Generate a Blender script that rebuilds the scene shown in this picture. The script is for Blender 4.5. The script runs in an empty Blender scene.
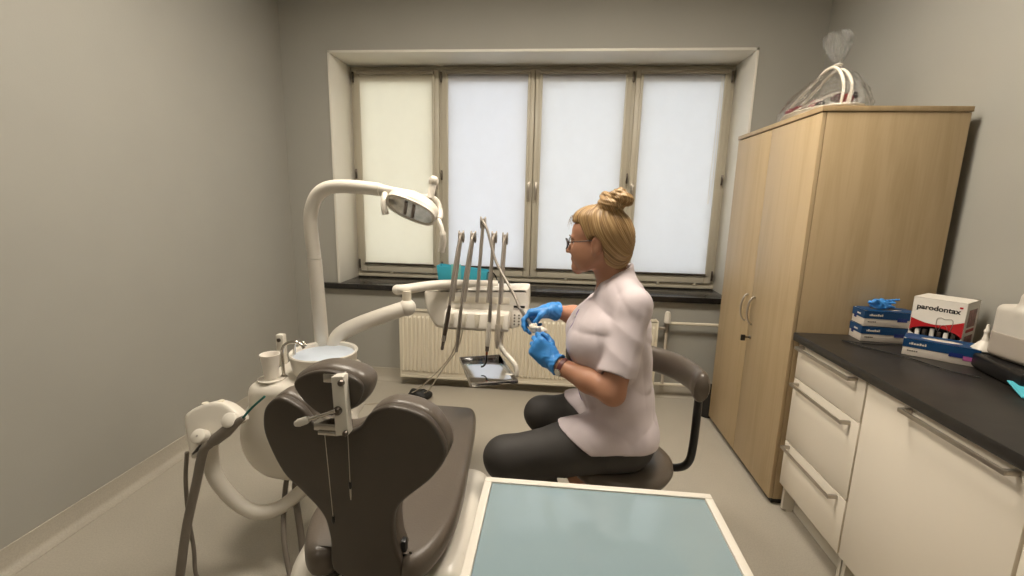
import bpy, bmesh, math, random
import numpy as np
from mathutils import Vector, Matrix

random.seed(7)
SC = bpy.context.scene
COL = SC.collection
PI = math.pi

# ------------------------------------------------------------------ materials
def lin(c):
    c = c / 255.0
    return c / 12.92 if c <= 0.04045 else ((c + 0.055) / 1.055) ** 2.4

def rgb(r, g, b):
    return (lin(r), lin(g), lin(b), 1.0)

def mat(name, col, rough=0.5, metal=0.0, var=0.05, scale=12.0, bump=0.0, bscale=60.0, stretch=(1, 1, 1), spec=0.5, coat=0.0, sheen=0.0):
    """A node material: principled shader whose colour and roughness drift with noise."""
    m = bpy.data.materials.new(name)
    m.use_nodes = True
    nt = m.node_tree
    N, L = nt.nodes, nt.links
    b = N['Principled BSDF']
    b.inputs['Roughness'].default_value = rough
    b.inputs['Metallic'].default_value = metal
    b.inputs['Specular IOR Level'].default_value = spec
    b.inputs['Coat Weight'].default_value = coat
    b.inputs['Sheen Weight'].default_value = sheen
    tc = N.new('ShaderNodeTexCoord')
    mp = N.new('ShaderNodeMapping')
    mp.inputs['Scale'].default_value = stretch
    L.new(tc.outputs['Object'], mp.inputs['Vector'])
    nz = N.new('ShaderNodeTexNoise')
    nz.inputs['Scale'].default_value = scale
    nz.inputs['Detail'].default_value = 4
    L.new(mp.outputs['Vector'], nz.inputs['Vector'])
    cr = N.new('ShaderNodeValToRGB')
    cr.color_ramp.elements[0].position = 0.3
    cr.color_ramp.elements[1].position = 0.7
    cr.color_ramp.elements[0].color = tuple(max(0, c * (1 - var)) for c in col[:3]) + (1,)
    cr.color_ramp.elements[1].color = tuple(min(1, c * (1 + var)) for c in col[:3]) + (1,)
    L.new(nz.outputs['Fac'], cr.inputs['Fac'])
    L.new(cr.outputs['Color'], b.inputs['Base Color'])
    if bump:
        n2 = N.new('ShaderNodeTexNoise')
        n2.inputs['Scale'].default_value = bscale
        n2.inputs['Detail'].default_value = 3
        L.new(mp.outputs['Vector'], n2.inputs['Vector'])
        bp = N.new('ShaderNodeBump')
        bp.inputs['Strength'].default_value = bump
        bp.inputs['Distance'].default_value = 0.004
        L.new(n2.outputs['Fac'], bp.inputs['Height'])
        L.new(bp.outputs['Normal'], b.inputs['Normal'])
    return m

def emissive(name, col, strength):
    m = bpy.data.materials.new(name)
    m.use_nodes = True
    N, L = m.node_tree.nodes, m.node_tree.links
    N.remove(N['Principled BSDF'])
    e = N.new('ShaderNodeEmission')
    e.inputs['Color'].default_value = col
    e.inputs['Strength'].default_value = strength
    L.new(e.outputs[0], N['Material Output'].inputs['Surface'])
    return m

def clear(name, tint=(1, 1, 1, 1), gloss=0.08, rough=0.05, bump=0.0):
    """Thin clear sheet: transparent with a fresnel gloss on top."""
    m = bpy.data.materials.new(name)
    m.use_nodes = True
    N, L = m.node_tree.nodes, m.node_tree.links
    N.remove(N['Principled BSDF'])
    t = N.new('ShaderNodeBsdfTransparent')
    t.inputs['Color'].default_value = tint
    g = N.new('ShaderNodeBsdfGlossy')
    g.inputs['Roughness'].default_value = rough
    mix = N.new('ShaderNodeMixShader')
    lw = N.new('ShaderNodeLayerWeight')
    lw.inputs['Blend'].default_value = 0.25
    ma = N.new('ShaderNodeMath')
    ma.operation = 'MULTIPLY_ADD'
    ma.inputs[1].default_value = 0.5
    ma.inputs[2].default_value = gloss
    L.new(lw.outputs['Fresnel'], ma.inputs[0])
    L.new(ma.outputs[0], mix.inputs[0])
    L.new(t.outputs[0], mix.inputs[1])
    L.new(g.outputs[0], mix.inputs[2])
    if bump:
        n2 = N.new('ShaderNodeTexNoise')
        n2.inputs['Scale'].default_value = 25
        n2.inputs['Detail'].default_value = 5
        bp = N.new('ShaderNodeBump')
        bp.inputs['Strength'].default_value = bump
        bp.inputs['Distance'].default_value = 0.02
        L.new(n2.outputs['Fac'], bp.inputs['Height'])
        L.new(bp.outputs['Normal'], g.inputs['Normal'])
        L.new(bp.outputs['Normal'], lw.inputs['Normal'])
    L.new(mix.outputs[0], N['Material Output'].inputs['Surface'])
    return m

def fabric_blind(name, col, trans):
    """Roller blind cloth: part reflects, part lets the daylight behind it through."""
    m = bpy.data.materials.new(name)
    m.use_nodes = True
    N, L = m.node_tree.nodes, m.node_tree.links
    N.remove(N['Principled BSDF'])
    tc = N.new('ShaderNodeTexCoord')
    nz = N.new('ShaderNodeTexNoise')
    nz.inputs['Scale'].default_value = 9
    nz.inputs['Detail'].default_value = 6
    L.new(tc.outputs['Object'], nz.inputs['Vector'])
    cr = N.new('ShaderNodeValToRGB')
    cr.color_ramp.elements[0].position = 0.3
    cr.color_ramp.elements[1].position = 0.75
    cr.color_ramp.elements[0].color = tuple(c * 0.95 for c in trans[:3]) + (1,)
    cr.color_ramp.elements[1].color = trans
    L.new(nz.outputs['Fac'], cr.inputs['Fac'])
    d = N.new('ShaderNodeBsdfDiffuse')
    d.inputs['Color'].default_value = col
    t = N.new('ShaderNodeBsdfTranslucent')
    L.new(cr.outputs['Color'], t.inputs['Color'])
    mix = N.new('ShaderNodeMixShader')
    mix.inputs[0].default_value = 0.5
    L.new(d.outputs[0], mix.inputs[1])
    L.new(t.outputs[0], mix.inputs[2])
    L.new(mix.outputs[0], N['Material Output'].inputs['Surface'])
    return m

def wood(name, base, dark):
    m = mat(name, base, rough=0.42, spec=0.4)
    N, L = m.node_tree.nodes, m.node_tree.links
    b = N['Principled BSDF']
    tc = N.new('ShaderNodeTexCoord')
    mp = N.new('ShaderNodeMapping')
    mp.inputs['Scale'].default_value = (9, 9, 0.7)
    L.new(tc.outputs['Object'], mp.inputs['Vector'])
    n1 = N.new('ShaderNodeTexNoise')
    n1.inputs['Scale'].default_value = 1.6
    n1.inputs['Detail'].default_value = 7
    n1.inputs['Roughness'].default_value = 0.6
    n1.inputs['Distortion'].default_value = 0.6
    L.new(mp.outputs['Vector'], n1.inputs['Vector'])
    mp2 = N.new('ShaderNodeMapping')
    mp2.inputs['Scale'].default_value = (60, 60, 2)
    L.new(tc.outputs['Object'], mp2.inputs['Vector'])
    n2 = N.new('ShaderNodeTexNoise')
    n2.inputs['Scale'].default_value = 2
    n2.inputs['Detail'].default_value = 4
    L.new(mp2.outputs['Vector'], n2.inputs['Vector'])
    ad = N.new('ShaderNodeMath')
    ad.operation = 'MULTIPLY_ADD'
    ad.inputs[1].default_value = 0.3
    L.new(n2.outputs['Fac'], ad.inputs[0])
    L.new(n1.outputs['Fac'], ad.inputs[2])
    cr = N.new('ShaderNodeValToRGB')
    cr.color_ramp.elements[0].position = 0.40
    cr.color_ramp.elements[0].color = dark
    cr.color_ramp.elements[1].position = 0.72
    cr.color_ramp.elements[1].color = base
    L.new(ad.outputs[0], cr.inputs['Fac'])
    L.new(cr.outputs['Color'], b.inputs['Base Color'])
    return m

# ------------------------------------------------------------------ mesh helpers
def new():
    return bmesh.new()

def box(bm, x0, x1, y0, y1, z0, z1, M=None):
    vs = [bm.verts.new(Vector(p)) for p in ((x0, y0, z0), (x1, y0, z0), (x1, y1, z0), (x0, y1, z0), (x0, y0, z1), (x1, y0, z1), (x1, y1, z1), (x0, y1, z1))]
    if M is not None:
        for v in vs:
            v.co = M @ v.co
    for f in ((0, 3, 2, 1), (4, 5, 6, 7), (0, 1, 5, 4), (1, 2, 6, 5), (2, 3, 7, 6), (3, 0, 4, 7)):
        bm.faces.new([vs[i] for i in f])
    return vs

def smooth_path(pts, n=6, closed=False):
    P = [Vector(p) for p in pts]
    out = []
    m = len(P)
    rng = range(m) if closed else range(m - 1)
    for i in rng:
        if closed:
            a, b, c, d = P[(i - 1) % m], P[i], P[(i + 1) % m], P[(i + 2) % m]
        else:
            b, c = P[i], P[i + 1]
            a = P[i - 1] if i > 0 else b * 2 - c
            d = P[i + 2] if i + 2 < m else c * 2 - b
        for k in range(n):
            t = k / n
            out.append(0.5 * ((2 * b) + (c - a) * t + (2 * a - 5 * b + 4 * c - d) * t * t + (3 * b - a - 3 * c + d) * t ** 3))
    if not closed:
        out.append(P[-1])
    return out

def loft(bm, rings, cap=True, closed=False):
    R = [[bm.verts.new(Vector(p)) for p in r] for r in rings]
    n = len(R[0])
    for i in range(len(R) if closed else len(R) - 1):
        a, b = R[i], R[(i + 1) % len(R)]
        for j in range(n):
            bm.faces.new((a[j], a[(j + 1) % n], b[(j + 1) % n], b[j]))
    if cap and not closed:
        bm.faces.new(list(reversed(R[0])))
        bm.faces.new(R[-1])
    return R

def tube(bm, pts, r, seg=12, cap=True, closed=False, sect=None):
    """Round tube along pts; r is one radius or one per point; sect=(a,b) makes it oval."""
    P = [Vector(p) for p in pts]
    n = len(P)
    rr = [r] * n if not hasattr(r, '__len__') else list(r)
    rings = []
    up = None
    for i in range(n):
        if closed:
            t = P[(i + 1) % n] - P[i - 1]
        else:
            t = P[min(i + 1, n - 1)] - P[max(i - 1, 0)]
        t.normalize()
        if up is None:
            up = Vector((0, 0, 1)) if abs(t.z) < 0.9 else Vector((0, 1, 0))
        s = t.cross(up).normalized()
        up = s.cross(t).normalized()
        a, b = sect if sect else (1, 1)
        rings.append([P[i] + s * math.cos(2 * PI * k / seg) * rr[i] * a + up * math.sin(2 * PI * k / seg) * rr[i] * b for k in range(seg)])
    loft(bm, rings, cap, closed)

def lathe(bm, prof, loc=(0, 0, 0), seg=32, M=None, sx=1.0, sy=1.0):
    """Turn a profile of (radius, height) about z; the ends close."""
    M = M or Matrix.Identity(4)
    loc = Vector(loc)
    rings = []
    for r, z in prof:
        rings.append([M @ Vector((r * sx * math.cos(2 * PI * k / seg), r * sy * math.sin(2 * PI * k / seg), z)) + loc for k in range(seg)])
    loft(bm, rings, True)

def prism(bm, outline, d0, d1, fn):
    """Extrude a 2-D outline from d0 to d1; fn(u, v, d) gives the place."""
    a = [bm.verts.new(Vector(fn(u, v, d0))) for u, v in outline]
    b = [bm.verts.new(Vector(fn(u, v, d1))) for u, v in outline]
    n = len(a)
    bm.faces.new(a)
    bm.faces.new(list(reversed(b)))
    for i in range(n):
        bm.faces.new((a[i], b[i], b[(i + 1) % n], a[(i + 1) % n]))

def pad(bm, outline, d0, d1, rnd, fn, steps=5, flat0=False):
    """A cushion: outline extruded with rounded rims (rim shrinks towards both faces)."""
    O = [Vector((u, v)) for u, v in outline]
    n = len(O)
    area = sum(O[i].x * O[(i + 1) % n].y - O[(i + 1) % n].x * O[i].y for i in range(n))
    nrm = []
    for i in range(n):
        t = (O[(i + 1) % n] - O[i - 1]).normalized()
        nv = Vector((t.y, -t.x))
        nrm.append(nv if area > 0 else -nv)
    rings = []
    def ring(off, d):
        rings.append([Vector(fn((O[i] + nrm[i] * off).x, (O[i] + nrm[i] * off).y, d)) for i in range(n)])
    s = 1 if d1 > d0 else -1
    if flat0:
        ring(0, d0)
    else:
        for k in range(steps + 1):
            a = PI / 2 * k / steps
            ring(-rnd * (1 - math.sin(a)), d0 + s * rnd * (1 - math.cos(a)))
    for k in range(steps + 1):
        a = PI / 2 * k / steps
        ring(-rnd * (1 - math.cos(a)), d1 - s * rnd * (1 - math.sin(a)))
    R = loft(bm, rings, True)

def ball(bm, c, r, seg=20, M=None):
    rx, ry, rz = (r, r, r) if not hasattr(r, '__len__') else r
    T = Matrix.Translation(Vector(c)) @ (M or Matrix.Identity(4)) @ Matrix.Diagonal((rx, ry, rz, 1))
    bmesh.ops.create_uvsphere(bm, u_segments=seg, v_segments=max(8, seg // 2), radius=1, matrix=T)

def bevel(bm, w, seg=2, ang=30):
    bmesh.ops.recalc_face_normals(bm, faces=bm.faces[:])
    es = [e for e in bm.edges if len(e.link_faces) == 2 and e.calc_face_angle(0) > math.radians(ang)]
    bmesh.ops.bevel(bm, geom=es, offset=w, segments=seg, profile=0.5, affect='EDGES', clamp_overlap=True)

# ------------------------------------------------------------------ objects
WO = {}          # where each object's own origin stands in the world

def org(o):
    return WO.get(o.name, Vector((0, 0, 0)))

def thing(name, label, cat, loc, group=None):
    o = bpy.data.objects.new(name, None)
    COL.objects.link(o)
    o.location = loc
    o.empty_display_size = 0.05
    o['label'] = label
    o['category'] = cat
    if group:
        o['group'] = group
    WO[o.name] = Vector(loc)
    return o

def tag(o, label, cat, group=None, kind=None):
    o['label'] = label
    o['category'] = cat
    if group:
        o['group'] = group
    if kind:
        o['kind'] = kind
    return o

def part(name, bm, m, parent=None, bev=0.0, seg=2, ang=35, sharp=40, label=None, recalc=True, loc=None):
    """Link a bmesh (built in world coordinates) as one mesh object under its parent."""
    if bev:
        bevel(bm, bev, seg, ang)
    elif recalc:
        bmesh.ops.recalc_face_normals(bm, faces=bm.faces[:])
    p = org(parent) if parent is not None else Vector(loc or (0, 0, 0))
    if p.length:
        bmesh.ops.translate(bm, vec=-p, verts=bm.verts[:])
    me = bpy.data.meshes.new(name)
    bm.to_mesh(me)
    bm.free()
    for pl in me.polygons:
        pl.use_smooth = True
    me.set_sharp_from_angle(angle=math.radians(sharp))
    for mm in (m if isinstance(m, (list, tuple)) else [m]):
        me.materials.append(mm)
    o = bpy.data.objects.new(name, me)
    COL.objects.link(o)
    if parent is not None:
        o.parent = parent
        WO[o.name] = p
    else:
        o.location = p
        WO[o.name] = p
    if label:
        o['label'] = label
    return o

def struct(name, bm, m, **k):
    o = part(name, bm, m, **k)
    o['kind'] = 'structure'
    return o

def copy_thing(o, label, dloc=None, parent=None):
    """A copy of a thing with copies of its parts and their sub-parts."""
    c = o.copy()
    COL.objects.link(c)
    if parent is None:
        if label:
            c['label'] = label
        if dloc is not None:
            c.location = o.location + Vector(dloc)
    else:
        c.parent = parent
    for ch in list(o.children):
        copy_thing(ch, None, None, c)
    return c

# ------------------------------------------------------------------ soft shapes: signed distance fields
def v3(p):
    return np.array(p, np.float32)

def sd_ball(P, c, r):
    return np.linalg.norm(P - v3(c), axis=1) - r

def sd_ell(P, c, r, B=None):
    q = P - v3(c)
    if B is not None:
        q = q @ np.array(B, np.float32).T
    r = v3(r)
    k0 = np.linalg.norm(q / r, axis=1)
    k1 = np.linalg.norm(q / (r * r), axis=1)
    return k0 * (k0 - 1.0) / np.maximum(k1, 1e-6)

def sd_rc(P, a, b, ra, rb):
    """Rounded cone from a (radius ra) to b (radius rb)."""
    a, b = v3(a), v3(b)
    ba = b - a
    q = P - a
    t = np.clip(q @ ba / max(float(ba @ ba), 1e-9), 0, 1)
    return np.linalg.norm(q - t[:, None] * ba, axis=1) - (ra + (rb - ra) * t)

def sd_chain(P, pts, rad, k=0.0):
    d = None
    for i in range(len(pts) - 1):
        e = sd_rc(P, pts[i], pts[i + 1], rad[i], rad[i + 1])
        d = e if d is None else smin(d, e, k)
    return d

def sd_box(P, c, h, r=0.0, B=None):
    q = P - v3(c)
    if B is not None:
        q = q @ np.array(B, np.float32).T
    q = np.abs(q) - (v3(h) - r)
    return np.linalg.norm(np.maximum(q, 0), axis=1) + np.minimum(q.max(axis=1), 0) - r

def smin(a, b, k):
    if k <= 0:
        return np.minimum(a, b)
    h = np.maximum(k - np.abs(a - b), 0) / k
    return np.minimum(a, b) - h * h * k * 0.25

def smax(a, b, k):
    return -smin(-a, -b, k)

def squash(P, c, s):
    """Space squeezed about c so that a round shape comes out s times as wide along each axis."""
    return (P - v3(c)) / v3(s) + v3(c)

def nets(fn, lo, hi, h):
    """Surface of fn = 0 as a bmesh (surface nets on a grid of step h, evaluated block by block)."""
    lo, hi = v3(lo), v3(hi)
    n = np.ceil((hi - lo) / h).astype(int) + 1
    B = 12
    nb = (n + B - 1) // B
    F = np.full(tuple(nb * B), 1.0, np.float32)
    idx = np.stack(np.meshgrid(*[np.arange(k) for k in nb], indexing='ij'), -1).reshape(-1, 3)
    cen = lo + (idx * B + (B - 1) / 2) * h
    dc = fn(cen.astype(np.float32))
    near = np.abs(dc) < (B * h * 0.87) * 1.6 + 0.012
    loc = np.stack(np.meshgrid(*[np.arange(B)] * 3, indexing='ij'), -1).reshape(-1, 3)
    for i in np.nonzero(~near)[0]:
        a = idx[i] * B
        F[a[0]:a[0] + B, a[1]:a[1] + B, a[2]:a[2] + B] = dc[i]
    ni = np.nonzero(near)[0]
    CH = 150
    for s in range(0, len(ni), CH):
        ids = ni[s:s + CH]
        pts = (lo + (idx[ids][:, None, :] * B + loc[None]) * h).reshape(-1, 3).astype(np.float32)
        v = fn(pts).reshape(len(ids), B, B, B)
        for j, i in enumerate(ids):
            a = idx[i] * B
            F[a[0]:a[0] + B, a[1]:a[1] + B, a[2]:a[2] + B] = v[j]
    S = F < 0
    X, Y, Z = F.shape
    corners = [(i, j, k) for i in (0, 1) for j in (0, 1) for k in (0, 1)]
    cnt = np.zeros((X - 1, Y - 1, Z - 1), np.int8)
    for c in corners:
        cnt += S[c[0]:X - 1 + c[0], c[1]:Y - 1 + c[1], c[2]:Z - 1 + c[2]]
    act = np.argwhere((cnt > 0) & (cnt < 8))
    vid = np.full((X - 1, Y - 1, Z - 1), -1, np.int64)
    vid[act[:, 0], act[:, 1], act[:, 2]] = np.arange(len(act))
    acc = np.zeros((len(act), 3))
    num = np.zeros(len(act))
    edges = [(a, b) for a in corners for b in corners if sum(b) - sum(a) == 1 and all(b[i] >= a[i] for i in range(3))]
    for a, b in edges:
        fa = F[act[:, 0] + a[0], act[:, 1] + a[1], act[:, 2] + a[2]]
        fb = F[act[:, 0] + b[0], act[:, 1] + b[1], act[:, 2] + b[2]]
        m = (fa < 0) != (fb < 0)
        t = np.where(m, fa / np.where(m, fa - fb, 1), 0)
        acc += np.where(m[:, None], np.array(a) + t[:, None] * (np.array(b) - np.array(a)), 0)
        num += m
    verts = lo + (act + acc / num[:, None]) * h
    faces = []
    for ax in range(3):
        u, w = (ax + 1) % 3, (ax + 2) % 3
        sl0 = [slice(1, None)] * 3
        sl1 = [slice(1, None)] * 3
        sl0[ax] = slice(0, -1)
        s0, s1 = S[tuple(sl0)], S[tuple(sl1)]
        e = np.argwhere(s0 != s1)
        off = np.ones(3, int)
        off[ax] = 0
        e = e + off
        ok = np.all(e < np.array([X - 1, Y - 1, Z - 1]), axis=1)
        e = e[ok]
        flip = S[e[:, 0], e[:, 1], e[:, 2]]
        def g(du, dw):
            q = e.copy()
            q[:, u] += du
            q[:, w] += dw
            return vid[q[:, 0], q[:, 1], q[:, 2]]
        qd = np.stack([g(-1, -1), g(0, -1), g(0, 0), g(-1, 0)], 1)
        qd = np.where(flip[:, None], qd, qd[:, ::-1])
        faces.append(qd[np.all(qd >= 0, axis=1)])
    faces = np.concatenate(faces)
    me = bpy.data.meshes.new('t')
    me.from_pydata(verts.tolist(), [], faces.tolist())
    bm = new()
    bm.from_mesh(me)
    bpy.data.meshes.remove(me)
    return bm

def relax(bm, it=2, f=0.5):
    for _ in range(it):
        bmesh.ops.smooth_vert(bm, verts=bm.verts[:], factor=f, use_axis_x=True, use_axis_y=True, use_axis_z=True)

def soft(name, fn, lo, hi, h, m, parent=None, it=2, label=None, loc=None):
    bm = nets(fn, lo, hi, h)
    relax(bm, it)
    return part(name, bm, m, parent, sharp=180, label=label, loc=loc, recalc=False)
LAMP_A, LAMP_B, SKY, EXPOSURE = 42, 10, 5.35, 0
# ------------------------------------------------------------------ materials of the place
M_WALL = mat('wall_paint', rgb(163, 161, 153), 0.75, var=0.02, scale=3, bump=0.08, bscale=180)
M_WHITE_PAINT = mat('white_paint', rgb(226, 222, 212), 0.45, var=0.02, scale=5)
M_CEIL = mat('ceiling_paint', rgb(222, 220, 214), 0.85, var=0.02, scale=3)
M_FRAME = mat('window_frame_paint', rgb(190, 183, 166), 0.38, var=0.03, scale=6)
M_GRANITE = mat('black_granite', rgb(33, 31, 30), 0.16, var=0.35, scale=90, spec=0.6)
M_WHITE = mat('white_plastic', rgb(222, 216, 205), 0.3, var=0.015, scale=6, spec=0.5)
M_CREAM = mat('radiator_enamel', rgb(222, 214, 196), 0.35, var=0.015, scale=6)
M_STEEL = mat('brushed_steel', rgb(176, 170, 162), 0.3, metal=1.0, var=0.06, scale=30, stretch=(1, 1, 8))
M_CHROME = mat('chrome', rgb(205, 200, 194), 0.1, metal=1.0, var=0.03, scale=10)
M_DSTEEL = mat('dark_steel', rgb(112, 104, 97), 0.32, metal=1.0, var=0.08, scale=30)
M_BLACK = mat('black_plastic', rgb(22, 21, 21), 0.35, var=0.1, scale=20)
M_RUBBER = mat('black_rubber', rgb(26, 25, 24), 0.6, var=0.1, scale=20)
M_GREYHOSE = mat('grey_hose', rgb(122, 114, 105), 0.45, var=0.05, scale=20)
M_WHIP = mat('whip_metal', rgb(190, 182, 172), .35, metal=.6, var=.05, scale=30)
M_WHIPH = mat('whip_hose_grey', rgb(150, 142, 132), .35, metal=.3, var=.05, scale=30)
M_PALEHOSE = mat('pale_hose', rgb(190, 180, 165), 0.4, var=0.05, scale=20)
M_TAUPE = mat('taupe_leatherette', rgb(95, 86, 77), 0.36, var=0.05, scale=10, bump=0.12, bscale=160, spec=0.5)
M_SHELL = mat('brown_shell', rgb(74, 66, 58), 0.4, var=0.05, scale=14, bump=0.06, bscale=200)
M_GLOVE = mat('blue_nitrile', rgb(60, 138, 212), 0.42, var=0.08, scale=30, bump=0.25, bscale=55)
M_MAPLE = wood('maple_laminate', rgb(182, 160, 126), rgb(168, 146, 110))
M_MAPLE_EDGE = wood('maple_edging', rgb(178, 154, 118), rgb(162, 138, 102))
M_CAB = mat('white_gloss_front', rgb(238, 229, 214), 0.2, var=0.01, scale=4, spec=0.5)
M_CARC = mat('white_carcass', rgb(208, 202, 190), 0.45, var=0.02, scale=6)
M_TOP = mat('dark_worktop', rgb(40, 37, 34), 0.38, var=0.25, scale=7, bump=0.06, bscale=90, stretch=(1, 3, 1))
M_HANDLE = mat('satin_handle', rgb(182, 174, 163), 0.34, metal=0.9, var=0.05, scale=30)

def floor_mat():
    m = mat('grey_vinyl', rgb(176, 169, 156), 0.36, var=0.05, scale=2.5, spec=0.45)
    N, L = m.node_tree.nodes, m.node_tree.links
    b = N['Principled BSDF']
    src = b.inputs['Base Color'].links[0].from_socket
    tc = N.new('ShaderNodeTexCoord')
    nz = N.new('ShaderNodeTexNoise')
    nz.inputs['Scale'].default_value = 160
    nz.inputs['Detail'].default_value = 3
    L.new(tc.outputs['Object'], nz.inputs['Vector'])
    cr = N.new('ShaderNodeValToRGB')
    cr.color_ramp.elements[0].position = 0.36
    cr.color_ramp.elements[0].color = (0.93, 0.93, 0.93, 1)
    cr.color_ramp.elements[1].position = 0.6
    cr.color_ramp.elements[1].color = (1.03, 1.03, 1.03, 1)
    L.new(nz.outputs['Fac'], cr.inputs['Fac'])
    mx = N.new('ShaderNodeMix')
    mx.data_type = 'RGBA'
    mx.blend_type = 'MULTIPLY'
    mx.inputs[0].default_value = 1.0
    L.new(src, mx.inputs[6])
    L.new(cr.outputs['Color'], mx.inputs[7])
    L.new(mx.outputs[2], b.inputs['Base Color'])
    return m
M_FLOOR = floor_mat()

# ------------------------------------------------------------------ room shell
XL, XR, YF, YB, ZC = -2.06, 1.745, -1.9, 3.43, 3.0
WX0, WX1, WZ0, WZ1 = -1.694, 1.312, 0.79, 2.505     # window opening
YW = 3.77                                            # where the window frame stands
bm = new(); box(bm, XL - .2, XR + .2, YF - .2, YB + .5, -.12, 0); struct('floor', bm, M_FLOOR)
bm = new(); box(bm, XL - .2, XR + .2, YF - .2, YB + .5, ZC, ZC + .12); struct('ceiling', bm, M_CEIL)
bm = new(); box(bm, XL - .2, XL, YF, YB + .5, 0, ZC); struct('wall_left', bm, M_WALL)
bm = new(); box(bm, XR, XR + .2, YF, YB + .5, 0, ZC); struct('wall_right', bm, M_WALL)
bm = new(); box(bm, XL, XR, YF - .2, YF, 0, ZC); struct('wall_front', bm, M_WALL)
bm = new()
box(bm, XL, WX0, YB, YB + .5, 0, ZC)
box(bm, WX1, XR, YB, YB + .5, 0, ZC)
box(bm, WX0, WX1, YB, YB + .5, 0, WZ0)
box(bm, WX0, WX1, YB, YB + .5, WZ1, ZC)
struct('wall_back', bm, M_WALL)

def cove(name, p0, p1, inward):
    """Floor vinyl turned up the wall: a rounded cove and a flat upstand."""
    p0, p1, n = Vector(p0), Vector(p1), Vector(inward)
    prof = [(0.0, 0.0), (0.045, 0.0), (0.045, 0.002), (0.028, 0.005), (0.014, 0.014), (0.006, 0.03), (0.004, 0.1), (0.0, 0.102)]
    b = new()
    loft(b, [[p + n * d + Vector((0, 0, z)) for d, z in prof] for p in (p0, p1)])
    struct(name, b, M_FLOOR)
cove('baseboard_left', (XL, YF, 0), (XL, YB, 0), (1, 0, 0))
cove('baseboard_back', (XL, YB, 0), (XR, YB, 0), (0, -1, 0))
cove('baseboard_right', (XR, YF, 0), (XR, YB, 0), (-1, 0, 0))

# ------------------------------------------------------------------ window
win = bpy.data.objects.new('window_1', None); COL.objects.link(win); win['kind'] = 'structure'
win.location = (WX0, YW, WZ0); WO['window_1'] = Vector(win.location)
bm = new()
box(bm, WX0 - .006, WX0 + .012, YB - .012, YW + .02, WZ0, WZ1 + .006)
box(bm, WX1 - .012, WX1 + .006, YB - .012, YW + .02, WZ0, WZ1 + .006)
box(bm, WX0 - .006, WX1 + .006, YB - .012, YW + .02, WZ1 - .012, WZ1 + .006)
part('reveal', bm, M_WHITE_PAINT, win, bev=.002)
bm = new(); box(bm, -1.86, 1.36, YB - .045, YB, .752, .795); box(bm, WX0 + .012, WX1 - .012, YB, YW + .03, .752, .795)
part('windowsill', bm, M_GRANITE, win, bev=.004)
FX = [-1.682, -.943, -.1915, .56, 1.30]
bm = new()
ZF0, ZF1 = .795, 2.493
box(bm, FX[0], FX[4], YW, YW + .07, ZF0, ZF0 + .045)
box(bm, FX[0], FX[4], YW - .012, YW, ZF0 + .004, ZF0 + .026)      # weather rail
box(bm, FX[0], FX[4], YW, YW + .07, ZF1 - .035, ZF1)
for x0, x1 in ((FX[0], FX[0] + .035), (FX[1] - .02, FX[1] + .02), (FX[2] - .004, FX[2] + .004), (FX[3] - .02, FX[3] + .02), (FX[4] - .035, FX[4])):
    box(bm, x0, x1, YW, YW + .07, ZF0 + .045, ZF1 - .035)
for x in (FX[0] + .3, FX[1] + .35, FX[2] - .25, FX[2] + .3, FX[3] + .3, FX[4] - .15):
    box(bm, x - .012, x + .012, YW - .02, YW, ZF0 + .03, ZF0 + .05)
part('window_frame', bm, M_FRAME, win, bev=.003)
M_GLASS = clear('window_glass', (.93, .96, .95, 1), .03, .02)
SZ0, SZ1 = ZF0 + .05, ZF1 - .03
sash_x = [(FX[0] + .03, FX[1] - .012), (FX[1] + .012, FX[2] - .003), (FX[2] + .003, FX[3] - .012), (FX[3] + .012, FX[4] - .03)]
blind_x = []
for i, (x0, x1) in enumerate(sash_x):
    st = .058
    bm = new()
    for a, b_, c, d in ((x0, x0 + st, SZ0, SZ1), (x1 - st, x1, SZ0, SZ1), (x0 + st, x1 - st, SZ0, SZ0 + .07), (x0 + st, x1 - st, SZ1 - .095, SZ1)):
        box(bm, a, b_, YW - .022, YW + .045, c, d)
    s = part('sash', bm, M_FRAME, win, bev=.004)
    bm = new(); box(bm, x0 + st - .005, x1 - st + .005, YW + .018, YW + .022, SZ0 + .065, SZ1 - .05); part('pane', bm, M_GLASS, s)
    # handle on the side away from the hinges
    hx = x1 - .026 if i < 2 else x0 + .026
    bm = new()
    box(bm, hx - .013, hx + .013, YW - .030, YW - .022, 1.55, 1.62)
    box(bm, hx - .008, hx + .008, YW - .055, YW - .030, 1.585, 1.605)
    box(bm, hx - .009, hx + .009, YW - .062, YW - .050, 1.48, 1.605)
    part('handle', bm, M_HANDLE, s, bev=.003)
    gx = x0 - .004 if i < 2 else x1 + .004
    for z in (2.37, 1.62, .87):
        bm = new(); lathe(bm, [(.006, 0), (.008, .003), (.008, .075), (.006, .078)], (gx, YW - .028, z), 12); part('hinge', bm, M_DSTEEL, s)
    blind_x.append((x0 + st - .018, x1 - st + .018))
M_CASS = mat('cassette_grey', rgb(160, 152, 138), .45, var=.04)
BL = [('cream tinted roller blind pulled down over the leftmost window sash', rgb(224, 219, 205), (.82, .79, .71, 1)),
      ('white roller blind on the second sash, behind the thin instrument arms', rgb(220, 221, 226), (.78, .78, .80, 1)),
      ('white roller blind on the third sash, partly behind the seated woman\'s face', rgb(220, 221, 224), (.77, .77, .78, 1)),
      ('white roller blind on the rightmost sash, next to the tall maple cabinet', rgb(220, 221, 224), (.77, .77, .78, 1))]
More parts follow.
